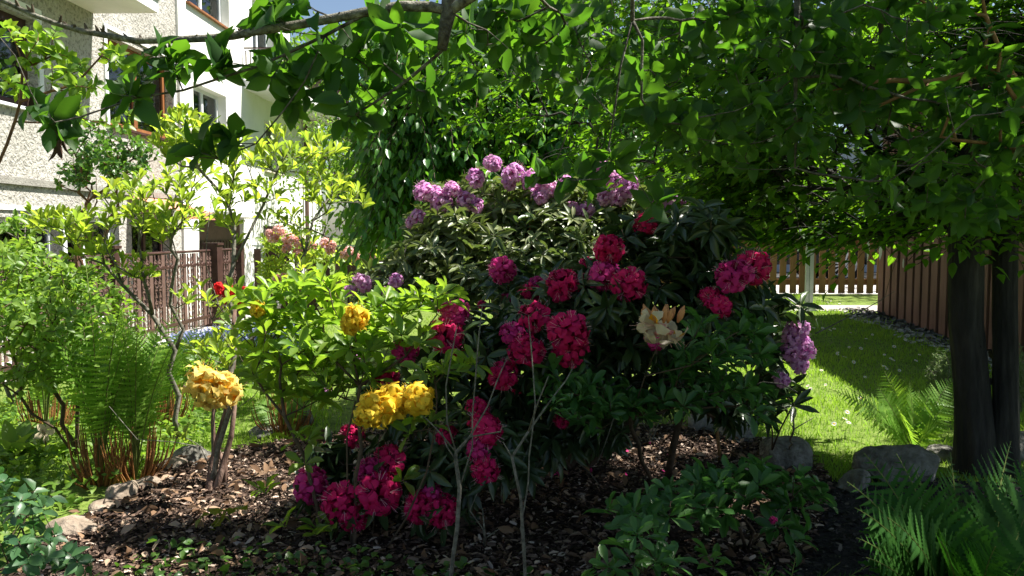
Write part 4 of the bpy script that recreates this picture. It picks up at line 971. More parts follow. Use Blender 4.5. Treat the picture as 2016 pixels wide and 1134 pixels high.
sapling('bare pale grey sapling with a crossing thin stem, right of the two at the front', [[q0, P(1030,1060,2.2), P(1025,980,2.2), P(1008,900,2.2)], pl((1008,900,2.2),(1040,850,2.25),(1090,780,2.3),(1130,720,2.4)), pl((1025,1040,2.2),(1040,950,2.2),(1048,850,2.2),(1050,740,2.3),(1040,620,2.4)), pl((1008,900,2.2),(990,870,2.2)), pl((1040,850,2.25),(1060,790,2.2),(1080,740,2.2))], 32, leaves=[(1110,800,2.3,30,40,.05,8)])
q = G(955, 1080)
sapling('short forked pale dead twig standing in the bark between the two saplings', [[q, P(955,1060,2.6), P(950,1000,2.6)], pl((950,1040,2.6),(925,1005,2.6),(940,970,2.6)), pl((955,1060,2.6),(985,1040,2.6))], 33)
q = G(1418, 912)
root = empty('stake', q, 'pale tan thin stake standing in sunlit bark beside the squared granite block', 'stake')
mb = MB(); mb.tube([q, P(1412,850,q.y), P(1404,790,q.y)], [.009, .008, .007], 8); mb.build('stick', M['twigtan'], root, smooth_=True)
q = G(1550, 905)
sapling('small dead branching twig with dark buds against the bright lawn', [[q, P(1563,845,3.3), P(1562,815,3.3)], pl((1563,845,3.3),(1585,832,3.3),(1602,822,3.3)), pl((1563,845,3.3),(1552,828,3.3)), pl((1562,815,3.3),(1568,812,3.3))], 34)

# --- salmon, red azaleas, blue flowers far left
b = Vector((-3.2, 9.3, terrain(-3.2, 9.3)))
root = shrub('azalea', 'salmon-pink flowering azalea in front of the dark board fence', 'azalea', b, [[b, P(620,560,9), P(600,520,9)], [b, P(700,560,9), P(690,520,9)]],
   [(560,480,8.6,50,22,.3,50),(640,505,8.8,60,20,.3,60),(720,510,9,30,15,.3,30),(580,560,8.5,70,25,.3,60),(680,560,8.6,60,20,.3,50),(540,530,8.6,40,30,.3,40)], L['azalea_lime'], dict(n=(5, 7), size=.09, spread=(30, 70)), barkm=M['twig'], seed=21, growkw=dict(rtip=.003), wr=.36)
rs = nrs(22)
for x, y, r in ((550,455,13),(570,470,14),(540,470,12),(590,478,13),(615,485,12),(640,480,13),(565,488,12),(585,500,12),(650,492,12),(685,495,12),(700,505,12),(725,507,12),(735,512,10),(545,550,10),(560,545,9),(665,552,8),(680,502,12),(655,483,10),(530,460,10),(600,490,10)):
    truss(root, P(x, y, 8.0), r*8.3/F/.068, SA, rs)
b = Vector((-3.3, 8.0, terrain(-3.3, 8.0)))
root = shrub('azalea', 'small scarlet-flowered azalea behind the tall azalea stems', 'azalea', b, [[b, P(445,590,8)]], [(445,600,8,35,25,.2,24)], L['azalea_lime'], dict(n=(5, 7), size=.07), seed=23, wr=.36)
for x, y in ((435,575),(452,570),(466,578),(447,590),(474,592),(430,565),(458,584),(480,574)): truss(root, P(x, y, 7.5), .85, RE, rs)
truss(shrub('azalea', 'low scarlet seedling flower at the foot of the tall azalea trunk', 'azalea', G(423, 968), [[G(423, 968), P(423,962,3.42)]], [(423,965,3.42,4,3,.02,2)], L['azalea_lime'], dict(n=(2, 3), size=.02), seed=24), P(423, 962, 3.38), .18, RE, rs)
# blue low flowers: one mass
rs = nrs(25); n = 2600; pts = []
for i in range(n):
    p = P(330+rs.rand()*260, 640, 7.0+rs.rand()*1.6); z = terrain(p.x, p.y)+.05+.2*rs.rand(); pts.append((p.x, p.y, z))
pts = np.array(pts); o = leaf_object('forget_me_nots', PT['blue'], None, pts, rs.randn(n, 3)*.6+[0, 0, .3], rs.randn(n, 3)+[0, -1, .8], .02+.02*rs.rand(n), .8, 'small', 25, org=(-2.8, 7.5, -.3)); tag(o, 'mass of small blue flowers behind the azalea stems', 'flowers', None, 'stuff')
n = 2600; pts[:, 2] -= .05; o = leaf_object('forget_me_not_leaves', L['cover'], None, pts[:n], rs.randn(n, 3)+[0, 0, 1], rs.randn(n, 3), .05, .35, 'small', 26, org=(-2.8, 7.5, -.3)); tag(o, 'leaves under the small blue flowers', 'plants', None, 'stuff')

# --- rose and dense shrubs at the left
b = Vector((-3.6, 6.3, terrain(-3.6, 6.3)))
shrub('rose_bush', 'tall leggy rose bush with small dark leaves on upright stems against the rendered wall', 'rose', b,
   [[b, P(165,600,6.2), P(180,450,6.1), P(190,350,6)], [b, P(150,560,6.2), P(150,430,6.1), P(160,330,6)], [b, P(180,560,6.2), P(215,430,6.1), P(230,330,6)], [b, P(160,600,6.3), P(170,400,6.2), P(250,300,6)]],
   [(190,310,6,60,45,.35,120),(250,330,6,50,40,.3,60),(150,350,6,40,40,.3,40),(220,270,6,60,25,.3,30),(280,290,6,40,30,.3,26),(170,250,6,40,20,.2,10)], L['rose'], dict(n=(5, 8), size=.05, spread=(40, 95), uplift=.2, jit=.4), barkm=M['stemred'], seed=41, growkw=dict(rtip=.003, rmax=.02, wob=.03), tpl='ovate', wr=.6)
b = Vector((-2.3, 3.9, terrain(-2.3, 3.9)))
shrub('shrub', 'dense sunlit small-leaved shrub filling the left edge behind the hosta', 'shrub', b,
   [[b, P(100,760,3.8), P(90,600,3.7)], [b, P(160,760,3.8), P(180,640,3.7)], [b, P(40,780,3.7), P(20,600,3.6)]],
   [(60,620,3.6,90,70,.35,230),(100,560,3.9,100,45,.3,90),(50,500,3.9,80,35,.3,50),(110,700,3.7,110,45,.3,220),(30,520,3.7,60,35,.3,50),(180,640,3.8,60,60,.3,90),(70,745,3.7,90,22,.25,70),(200,720,3.7,60,50,.3,90),(-60,650,3.4,70,150,.4,120),(150,560,3.9,50,30,.2,26)], L['cover'], dict(n=(5, 8), size=.045, spread=(45, 95), uplift=.4, jit=.4), barkm=M['twig'], seed=42, growkw=dict(rtip=.0015, rmax=.015), tpl='ovate', wr=.55)
b = Vector((-3.5, 5.2, terrain(-3.5, 5.2)))
shrub('shrub', 'arching shrub with sparse light leaves left of the azaleas under the arched windows', 'shrub', b,
   [[b, P(60,560,5), P(50,440,4.9)], [b, P(120,560,5), P(10,430,4.8)]],
   [(40,440,4.9,60,20,.3,36),(40,500,4.9,60,30,.3,40),(120,560,4.9,60,50,.3,60),(20,580,4.8,60,50,.3,60)], L['bright'], dict(n=(4, 7), size=.055, spread=(45, 95), uplift=.4, jit=.4), barkm=M['twiggrey'], seed=43, growkw=dict(rtip=.003, rmax=.02, wob=.03), tpl='ovate', wr=.5)
b = Vector((-2.2, 5.2, terrain(-2.2, 5.2)))
shrub('shrub', 'light green bush between the left ferns and the ornamental fence', 'shrub', b,
   [[b, P(260,650,5), P(260,600,5)]], [(235,620,5.2,40,60,.3,50),(200,540,5.3,40,40,.3,30),(250,680,5,60,40,.3,60),(420,700,5.5,60,40,.3,70),(350,720,5.2,60,40,.3,60),(500,740,5.2,50,40,.3,50)], L['bright'], dict(n=(5, 7), size=.055, spread=(40, 90), uplift=.6, jit=.3), barkm=M['twig'], seed=44, growkw=dict(rtip=.002, rmax=.015), tpl='ovate', wr=.5)
b = Vector((-1.45, 1.7, 0))
shrub('shrub', 'nearest shrub with rounded bluish-green leaves, out of focus at the bottom left corner', 'shrub', b,
   [[b, P(60,1090,1.95), P(30,1000,2)], [b, P(130,1100,2.0), P(80,1000,2.1)], [b, P(20,1120,1.9), P(-20,1020,1.9)]],
   [(50,1000,2.0,70,40,.15,34),(60,1080,1.95,90,40,.15,46),(10,950,2.1,50,30,.1,14),(150,1100,2.0,60,22,.1,10)], L['blue'], dict(n=(4, 6), size=.042, spread=(55, 95), uplift=.5, jit=.3), barkm=M['twig'], seed=45, growkw=dict(rtip=.0013, rmax=.006), tpl='ovate', wr=.62)
b = G(430, 1075)
shrub('seedling', 'seedling with drooping yellow-green lobed leaves on the sunlit bark below the tall azalea', 'seedling', b, [[b, P(430, 1030, 2.85), P(440, 995, 2.85)]],
   [(440,1000,2.85,34,12,.04,5)], L['yelgreen'], dict(n=(2, 4), size=.085, spread=(70, 120), uplift=.2, droop=.5), barkm=M['twig'], seed=47, growkw=dict(rtip=.001, rmax=.003), tpl='obovate', wr=.5, wavy=.05)
b = G(525, 985)
shrub('seedling', 'small seedling with one bright green leaf whorl between azalea trunk and magenta flowers', 'seedling', b, [[b, P(520, 968, b.y-.02)]],
   [(520,966,b.y-.02,14,3,.02,3)], L['azalea_yel'], dict(n=(5, 6), size=.06, spread=(60, 90), uplift=.6), barkm=M['twig'], seed=48, growkw=dict(rtip=.001, rmax=.003))
# hosta
def rosette(name, label, cat, p, n, ln, mat, wr, seed, spread=(25, 75), tpl='lance', tint=None):
    rs = nrs(seed); root = empty(name, p, label, cat); pos, ax, nr = [], [], []
    for k in range(n):
        a = k*2.4; s_ = R(spread[0]+(spread[1]-spread[0])*k/n); d = np.array([math.cos(a)*math.sin(s_), math.sin(a)*math.sin(s_), math.cos(s_)])
        pos.append(np.array(p)+[0, 0, .005]+rs.randn(3)*.006); ax.append(d); nr.append(np.array([-math.cos(a)*math.cos(s_), -math.sin(a)*math.cos(s_), math.sin(s_)]))
    leaf_object('foliage', mat, root, pos, ax, nr, ln*(.7+.5*rs.rand(n)), wr, tpl, seed); return root
rosette('hosta', 'hosta with broad upright light green leaves at the left edge', 'hosta', G(30, 905), 12, .24, L['cover'], .34, 51)
rosette('hosta', 'second hosta with spreading leaves right of the upright-leaved one', 'hosta', G(100, 900), 10, .17, L['cover'], .4, 52, (40, 85))
r_ = rosette('lily_plant', 'low plant with a single large white drooping bloom beside the hostas', 'plant', G(92, 912), 5, .1, L['cover'], .4, 53, (40, 85))
mb = MB(); q = P(88, 850, G(92, 905).y)
mb.tube([G(92, 905), q], [.003, .002], 5); mb.build('stem', M['stemred'], r_)
me = truss_mesh('flower', 'azalea', 1, .055, .0, [PT['white'], PT['white'], PT['white'], PT['white']], 99, dome=(.5, .8)); o = bpy.data.objects.new('flower', me); COL.objects.link(o); o.parent = r_; o.location = q-wloc(r_); o.rotation_euler = (1.7, 0, .3)

# ground cover as one mass, left
def scatter(name, label, cat, region, n, mat, size, wr, tpl, seed, h=(0, .06), org=(0, 0, 0), axz=.4, keep=None, nrj=.6):
    rs = nrs(seed); pts = []; xs = [q[0] for q in region]; ys = [q[1] for q in region]
    while len(pts) < n:
        x = min(xs)+rs.rand()*(max(xs)-min(xs)); y = min(ys)+rs.rand()*(max(ys)-min(ys))
        if inpoly(x, y, region): pts.append((x, y, terrain(x, y)+.012+h[0]+(h[1]-h[0])*rs.rand()**1.5))
    pts = np.array(pts)
    if keep is not None: pts = pts[keep(pts, rs)]
    n = len(pts); ax = rs.randn(n, 3); ax[:, 2] = np.abs(ax[:, 2])*axz; nr = rs.randn(n, 3)*nrj; nr[:, 2] += 1
    o = leaf_object(name, mat, None, pts, ax, nr, size[0]+(size[1]-size[0])*rs.rand(n)**1.6, wr, tpl, seed, org=org, wavy=.04)
    if label: tag(o, label, cat, None, 'stuff')
    else: o['kind'] = 'stuff'
    return o
REG = [gp(-100, 1134), gp(20, 1110), gp(120, 1030), gp(200, 980), gp(330, 905), gp(460, 860), gp(420, 790), gp(200, 790), gp(-200, 800), gp(-250, 1000)]
scatter('ground_cover', 'low leafy green ground cover left of the bark bed', 'ground cover', REG, 5200, L['cover'], (.025, .06), .6, 'ovate', 61, (.0, .09), (-2, 3, 0))
scatter('ground_cover', 'sparse ivy and weeds creeping over the bark along the front edge', 'ground cover', [(-1.6, 1.9), (-1.3, 2.7), (-.6, 2.62), (.4, 2.45), (.4, 2.1), (-.4, 1.9)], 1300, L['rose'], (.02, .045), .75, 'ovate', 62, (.0, .05), (-.5, 2.2, 0))
# bark chips, dry leaves
bedv = [(-2.2, 2.2)]+BED[1:13]+[(1.0, 2.75), (.62, 2.3), (.55, 1.9), (-1.2, 2.0)]
scatter('bark_chips', 'reddish-brown bark chips covering the flower bed', 'bark chips', bedv, 52000, MULCH, (.007, .038), .42, 'chip', 63, (0, .022), (0, 3, 0), axz=.15, nrj=.4)
scatter('dry_leaves', 'dry tan leaves fallen on the bark', 'dry leaves', bedv, 1500, mat_tint('dry_leaf', [(0, (.10, .055, .03)), (.6, (.24, .15, .09)), (1, (.38, .28, .2))], .8, .2, .15), (.03, .07), .5, 'ovate', 64, (.01, .035), (0, 3, 0), axz=.3)
scatter('soil_crumbs', 'dark crumbs of soil and small chips at the front right', 'soil', [(.5, 1.6), (.6, 2.4), gp(1500, 1000), gp(1700, 950), gp(1900, 955), (3.2, 2.6), (2.6, 1.6)], 6000, mat_tint('crumb', [(0, (.012, .01, .009)), (.85, (.04, .033, .03)), (1, (.14, .12, .10))], .9), (.008, .03), .6, 'chip', 65, (0, .012), (1.6, 2.4, 0), axz=.2)
scatter('fallen_petals', 'few magenta petals dropped on the bark', 'petals', [gp(1050, 900), gp(1380, 880), gp(1400, 950), gp(1080, 960)], 12, PT['magentap'], (.02, .035), .7, 'ovate', 66, (.02, .03), (.4, 4, 0))
# pebbles along the shed
rs = nrs(67); n = 1700; y = 5.3+rs.rand(n)*4.6; x = SX-.02-rs.rand(n)*.42*(1+.2*np.sin(y*5)); pts = np.array([(a, b_, terrain(a, b_)+.012) for a, b_ in zip(x, y)])
o = leaf_object('pebbles', PEB, None, pts, rs.randn(n, 3)*[1, 1, .3], rs.randn(n, 3)*.4+[0, 0, 1], .025+.045*rs.rand(n), .8, 'chip', 67, org=(SX-.2, 7.5, .1)); tag(o, 'grey pebbles strewn along the foot of the shed', 'pebbles', None, 'stuff')

# ------------------------------------------------------------------ grass
def grass():
    rs = nrs(70); N_ = 150000; x = -3.6+rs.rand(N_)*8.3; y = 3.5+8.0*rs.rand(N_)**1.25
    px = VPX+x/y*F; ok = (px > -60) & (px < 2080) & (x < SX-.1+.0*y)
    ok &= ~((px > 640) & (px < 1440) & (rs.rand(N_) > .12)); x = x[ok]; y = y[ok]
    bed = BED
    ok = np.array([not inpoly(a, b_, bed) for a, b_ in zip(x, y)]); x = x[ok]; y = y[ok]
    ok = ~((y > 9.75) & (y < 10.25) & (x > 3.2)); ok &= ~((x > SX-.35) & (rs.rand(len(x)) > .15)) ; ok &= ~(y > 11.42)
    x = x[ok]; y = y[ok]; n = len(x)
    z = np.array([terrain(a, b_) for a, b_ in zip(x, y)]); clump = .5+.5*np.sin(x*3.1+np.sin(y*2.3)*2)*np.sin(y*2.9+1)
    ax = rs.randn(n, 3)*.35; ax[:, 2] = 1; nr = rs.randn(n, 3); nr[:, 2] *= .2
    o = leaf_object('grass', L['grass'], None, np.stack([x, y, z-.003], 1), ax, nr, (.020+.028*rs.rand(n))*(.7+.7*clump), .13+.03*y/4, 'blade', 70, org=(1, 6, 0), tint=np.clip(clump*.6+rs.rand(n)*.5, 0, 1))
    tag(o, 'green lawn grass behind and beside the flower bed', 'grass', None, 'stuff'); print('blades', n)
grass()
# daisies
def daisy_mesh():
    mb = MB()
    mb.tube([(0, 0, 0), (.002, 0, .045)], .0012, 4); mb.mi = 1
    for k in range(13):
        a = 2*math.pi*k/13; c, s_ = math.cos(a), math.sin(a); mb.poly([(.004*c, .004*s_, .047), (.011*c-.0028*s_, .011*s_+.0028*c, .050), (.016*c, .016*s_, .048), (.011*c+.0028*s_, .011*s_-.0028*c, .050)])
    mb.mi = 2; mb.lathe((0, 0, .047), [(.005, 0), (.004, .003), (0, .004)], 8)
    me = bpy.data.meshes.new('daisy'); me.from_pydata(mb.v, [], mb.f); me.polygons.foreach_set('material_index', np.array(mb.m, dtype=np.int32))
    for m_ in (L['grass'], PT['daisy'], PT['gold']): me.materials.append(m_)
    return me
dm = daisy_mesh(); rs = nrs(71)
spots = [(1671,685),(1628,652),(1642,651),(1672,656),(1705,670),(1644,700),(1650,697),(1740,700),(1752,708),(1753,715),(1660,711),(1676,714),(1808,702),(1604,700),(1605,708),(1758,686),(1736,728),(1767,730),(1600,650),(1618,648),(1661,820),(1640,842),(1666,842),(1655,836),(1625,760),(1700,745),(1825,748),(1798,714),(1742,728),(1615,735),(1690,790),(1594,766),(1652,600),(1637,592),(1655,594),(1625,596),(1670,608),(1610,604),(1575,600),(1715,660),(1690,690),(1780,670),(1595,770)]
for i, (x, y) in enumerate(spots):
    o = bpy.data.objects.new('daisy', dm); COL.objects.link(o); o.location = G(x, y+6); s_ = .8+.45*rs.rand(); o.scale = (s_, s_, s_); o.rotation_euler = (.5+rs.randn()*.2, rs.randn()*.2, rs.rand()*.8-.4)
    tag(o, 'small white daisy growing in the lawn by the shed', 'daisy', 'daisies in the lawn')

# ------------------------------------------------------------------ ferns
def pinna_tpl(teeth):
    v = [(0, 0, 0)]; f = []
    for i in range(teeth):
        u0 = (i+.35)/teeth; u1 = (i+.8)/teeth; w0 = (1-u0)**.75
        v += [(u0, -.45*w0, 0), (u0, .45*w0, 0), (u1+.1/teeth, -w0, 0), (u1+.1/teeth, w0, 0)]
    v.append((1, 0, 0)); k = len(v)-1; prev = (0, 0)
    for i in range(teeth):
        a = 1+4*i; n1, n2, t1, t2 = a, a+1, a+2, a+3
        nx = (a+4, a+5) if i < teeth-1 else (k, k)
        f += [(n1, nx[0], t1)] if True else []
        f += [(n2, t2, nx[1])]
        f += [(n1, n2, nx[1], nx[0])] if i < teeth-1 else [(n1, n2, k)]
    f.append((0, 2, 1)); return np.array(v, float), f
TPL['pinna'] = pinna_tpl(11); TPL['pinna_s'] = pinna_tpl(6)
def frond(root, base, az, elev, ln, arch, mat, pairs=26, pl_=.11, tpl='pinna', seed=1, start=.15, wr=.28, roll=0.0):
    rs = nrs(seed); p = np.array(base, float); pts = [p]; el = elev; n = pairs+4; dirs = []
    hd = np.array([math.cos(az), math.sin(az), 0])
    for i in range(n):
        d = hd*math.cos(el)+np.array([0, 0, math.sin(el)]); dirs.append(d); p = p+d*ln/n; pts.append(p); el -= arch/n*(1.6*i/n+.2)
    sdv = np.array([-math.sin(az), math.cos(az), 0.]); mb = MB(); rr = [.0028*(1-.8*i/n)*(ln/.6)+.0004 for i in range(n+1)]
    mb.tube(pts, rr, 5); pos, ax, nr, sz = [], [], [], []
    for i in range(n):
        t = i/n
        if t < start: continue
        u = (t-start)/(1-start); L_ = pl_*(math.sin(math.pi*min(1, u*.75+.20))**.8)*(1-.88*u**3.5)
        d = dirs[i]; nn = np.cross(d, sdv); nn = nn if nn[2] > 0 else -nn
        rl = roll if sdv[1] > 0 else -roll; s2 = sdv*math.cos(rl)+nn*math.sin(rl); nn = np.cross(d, s2); nn = nn if nn[2] > 0 else -nn
        for sg in (-1, 1):
            x = s2*sg+d*(.35+.35*u)-np.array([0, 0, .12])+nn*.15+rs.randn(3)*.06
            pos.append(pts[i]+(d*ln/n*.5 if sg > 0 else 0)); ax.append(x); nr.append(nn+rs.randn(3)*.12); sz.append(L_*(.94+.12*rs.rand()))
    fr = mb.build('midrib', M['frondstem'], None) if False else None
    a = leaf_object('frond', mat, root, pos, ax, nr, sz, wr, tpl, seed)
    mb2 = MB(); mb2.v = [tuple(np.array(q)) for q in mb.v]; mb2.f = mb.f; mb2.m = mb.m
    mb2.build('midrib', M['fernrib'], a); return a
def fern_px(root, b, fr, mat, **kw):
    for i, (px, py, Y, arch) in enumerate(fr):
        t = P(px, py, Y); d = t-b; ch = d.length; hz = math.hypot(d.x, d.y); el = math.atan2(d.z, hz)
        frond(root, b, math.atan2(d.y, d.x), min(1.5, el+arch*.36), ch*(1+.05*arch), arch, mat, seed=100+i, **kw)
b = Vector(P(1905, 1330, 1.70)); b.z = 0.02
root = empty('fern', b, 'big dark green fern with arching toothed fronds in the bottom right corner', 'fern')
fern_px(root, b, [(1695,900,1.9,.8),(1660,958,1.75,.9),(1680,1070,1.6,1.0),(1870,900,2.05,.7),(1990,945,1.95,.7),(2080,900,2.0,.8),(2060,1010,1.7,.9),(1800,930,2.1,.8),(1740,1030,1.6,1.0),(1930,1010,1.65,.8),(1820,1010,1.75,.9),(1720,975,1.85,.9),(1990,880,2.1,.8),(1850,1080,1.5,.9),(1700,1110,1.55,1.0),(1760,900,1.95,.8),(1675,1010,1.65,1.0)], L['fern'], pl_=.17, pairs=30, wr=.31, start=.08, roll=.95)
b = Vector(P(1540, 1260, 1.95)); b.z = 0.01
root = empty('fern', b, 'small fern tips poking up at the bottom edge left of the big fern', 'fern')
fern_px(root, b, [(1510,1090,2.0,.6),(1560,1100,2.0,.7),(1660,1115,1.9,.8),(1480,1120,2.0,.7),(1720,1120,1.9,.8)], L['fern'], pl_=.07, pairs=18)
b = G(1800, 898)
root = empty('fern', b, 'sunlit fern behind the largest boulder at the lawn edge', 'fern')
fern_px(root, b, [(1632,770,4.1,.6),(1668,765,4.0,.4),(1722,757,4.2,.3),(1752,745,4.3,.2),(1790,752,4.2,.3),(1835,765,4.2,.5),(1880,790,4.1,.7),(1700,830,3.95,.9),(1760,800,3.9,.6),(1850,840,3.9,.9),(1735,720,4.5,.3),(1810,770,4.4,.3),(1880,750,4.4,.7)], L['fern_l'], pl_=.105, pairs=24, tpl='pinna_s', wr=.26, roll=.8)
def leftfern(p, label, tips, hgt):
    root = empty('fern', p, label, 'fern'); rs = nrs(int(p.x*100) % 1000)
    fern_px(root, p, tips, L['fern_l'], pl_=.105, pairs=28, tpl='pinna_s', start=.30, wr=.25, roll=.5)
    mb = MB()
    for k in range(60):
        a = rs.rand()*6.28; r_ = .02+.07*rs.rand(); q = Vector(p)+Vector((r_*math.cos(a), r_*math.sin(a), 0)); h_ = .06+.22*rs.rand()
        mb.tube([q, q+Vector((r_*math.cos(a)*.8, r_*math.sin(a)*.8, h_*.5)), q+Vector((r_*math.cos(a)*1.1, r_*math.sin(a)*1.1, h_))], [.005, .0035, .002], 5)
    mb.build('old_stalks', M['frondstem'], root)
rs = nrs(80)
def ft(cx, cy, sx, sy, Y, n): return [(cx+(rs.rand()*2-1)*sx, cy+rs.randn()*sy, Y+rs.randn()*.25, .35+rs.rand()*.5) for _ in range(n)]
leftfern(G(200, 958), 'tall light green fern with brown stalks, left one of the pair by the tan stones', ft(150, 640, 150, 50, 3.5, 14), 1)
leftfern(G(268, 948), 'tall light green fern with rusty stalks, right one of the pair by the tan stones', ft(300, 650, 110, 50, 3.6, 14), 1)
b = Vector(P(330, 850, 4.6)); b.z = terrain(b.x, b.y)
leftfern(b, 'tall feathery fern behind the pair with brown stalks', ft(320, 660, 90, 30, 4.7, 12), 1)
b = Vector(P(90, 850, 4.4)); b.z = terrain(b.x, b.y)
leftfern(b, 'pale feathery fern beside the dense small-leaved shrub', ft(80, 640, 90, 30, 4.4, 9), 1)
b = G(560, 860)
leftfern(b, 'low tuft of fern and leaves behind the yellow azalea', ft(560, 780, 60, 16, 4.6, 7), 1)

# rosemary-like plants near trunk
def spiky(label, b, blobs, seed):
    rs = nrs(seed); root = empty('lavender_bush', b, label, 'shrub'); tips = blob(blobs, rs); tips[:, 2] = np.maximum(tips[:, 2], terrain(b.x, b.y)+.05)
    mb, dirs = grow([[b, b+Vector((0, 0, .06))]], tips, rs=rs, rtip=.002, rmax=.01, seg=.08, bias=.1)
    pos, ax, nr = [], [], []
    for t in tips:
        d = norm(t-np.array(b)+[0, 0, .1])
        for k in range(26):
            u = rs.rand()*.16; x = rs.randn(3)*.7+d*1.1; pos.append(t-d*u); ax.append(x); nr.append(rs.randn(3))
    mb.build('branches', M['twiggrey'], root); leaf_object('foliage', L['lav'], root, pos, ax, nr, .03, .16, 'small', seed)
b = G(1850, 790); spiky('grey-green bushy plant between the lawn and the left trunk', b, [(1850,720,5,35,40,.15,60)], 91)
b = Vector(P(2010, 780, 5.0)); b.z = terrain(b.x, b.y); spiky('pale grey-green bushy plant right of the trunks at the edge of view', b, [(2010,730,5,35,60,.15,60)], 92)

# ================================================================== TREES
def tree(name, label, base, trunk_paths, tips, mat, spray=None, wh=None, bark='bark', seed=1, tpl='ovate', wr=.5, growkw=None, openk=.0, group=None, trunkmesh=True, leaves_open=True):
    rs = nrs(seed); root = empty(name, base, label, 'tree', group)
    tips = np.array(tips)
    if openk is not None: tips = tips[keep_open(tips, openk, rs)]
    mb, dirs = grow(trunk_paths, tips, rs=rs, **(growkw or {}))
    if spray is not None: a = sprays(tips, dirs, rs=rs, mb=mb, **spray)
    else: a = whorls(tips, dirs, rs=rs, **wh)
    if openk is not None:
        ok = keep_open(a[0], openk, rs, .95); a = [q[ok] for q in a]
    mb.build('branches', M[bark], root, smooth_=True)
    leaf_object('crown', mat, root, a[0], a[1], a[2], a[3], wr, tpl, seed, wavy=.035)
    print(name, len(tips), len(a[0])); return root
def ell(c, r, n, rs, hollow=.4):
    out = []
    for _ in range(n):
        d = rs.randn(3); d /= np.linalg.norm(d); out.append(np.array(c)+d*np.array(r)*(hollow+(1-hollow)*rs.rand()**.5))
    return np.array(out)

# hornbeam with twin trunks at the right
rs = nrs(200)
bl = [(1150,90,4.9,220,130,.8,230),(1000,130,5.2,120,120,.6,90),(1330,230,5.0,220,110,.7,230),(1450,110,4.6,250,150,.8,330),(1680,200,4.2,260,170,.8,420),(1880,300,4.1,170,110,.6,230),(1750,60,4.2,260,90,.8,220),(1560,350,4.5,170,60,.4,150),(1480,400,4.6,110,40,.3,60),(1720,450,4.5,140,28,.3,110),(1600,440,4.5,80,25,.25,50),(1800,380,4.2,160,50,.4,130),(1230,310,5.2,130,50,.4,70),(1950,430,3.9,100,50,.3,60),(1990,180,3.8,100,120,.4,90),(1380,330,4.9,110,50,.3,70),(1920,300,3.5,90,100,.2,70),(1960,50,4.0,130,90,.3,150),(1840,60,4.3,120,80,.4,110),(1700,120,5.2,200,140,.4,160),(1650,300,3.9,200,80,.4,160),(1100,250,5.2,160,60,.5,90),(1450,280,4.6,160,70,.4,110)]
upper = [ell((2.6, 4.2, 4.0), (2.9, 2.2, 1.1), 650, rs), ell((1.2, 3.6, 3.5), (1.7, 1.2, .5), 320, rs), ell((2.6, 2.6, 3.0), (1.6, 1.2, .6), 520, rs), ell((3.2, 3.0, 2.4), (1.0, 1.2, .8), 240, rs), ell((1.5, 3.4, 3.0), (1.1, .8, .4), 260, rs), ell((4.0, 4.3, 3.7), (1.2, 1.5, .8), 420, rs), ell((3.0, 3.7, 3.3), (.9, .8, .5), 300, rs, .1), ell((3.3, 2.4, 2.6), (.8, .9, .5), 240, rs, .1)]  # leaf masses out of frame, added to shade the bed, ferns and trunks
upper = np.concatenate(upper); upper = upper[keep_open(upper, .0, rs, 1.15, LIT2)]
tips = np.concatenate([blob(bl, rs), upper])
b = G(1925, 935)
def trunk_at(px, dy=0): return px
pt = [[Vector((b.x, b.y, -.05)), P(1915,800,3.9), P(1900,640,3.95), P(1895,480,4.0), P(1890,380,4.0), P(1790,300,4.05), P(1700,235,4.1), P(1560,120,4.3)],
      [P(1895,480,4.0), P(1910,330,4.0), P(1930,150,4.05), P(1940,-50,4.1), Vector((2.6, 4.2, 3.6))],
      [P(1890,390,4.0), P(1780,468,4.2), P(1700,440,4.4), P(1600,380,4.5)]]
root = tree('hornbeam', 'dark hornbeam with twin grey trunks at the right, low boughs over lawn and bed', b, pt, tips, L['hornbeam'], spray=dict(ln=.36, n=9, size=.074, flat=.8, droop=.3, tr=.0013), seed=201, wr=.52, bark='trunk',
     growkw=dict(rtip=.0026, power=.38, rmax=.03, seg=.16, wob=.02, bias=.2, up=-.05), openk=.05)
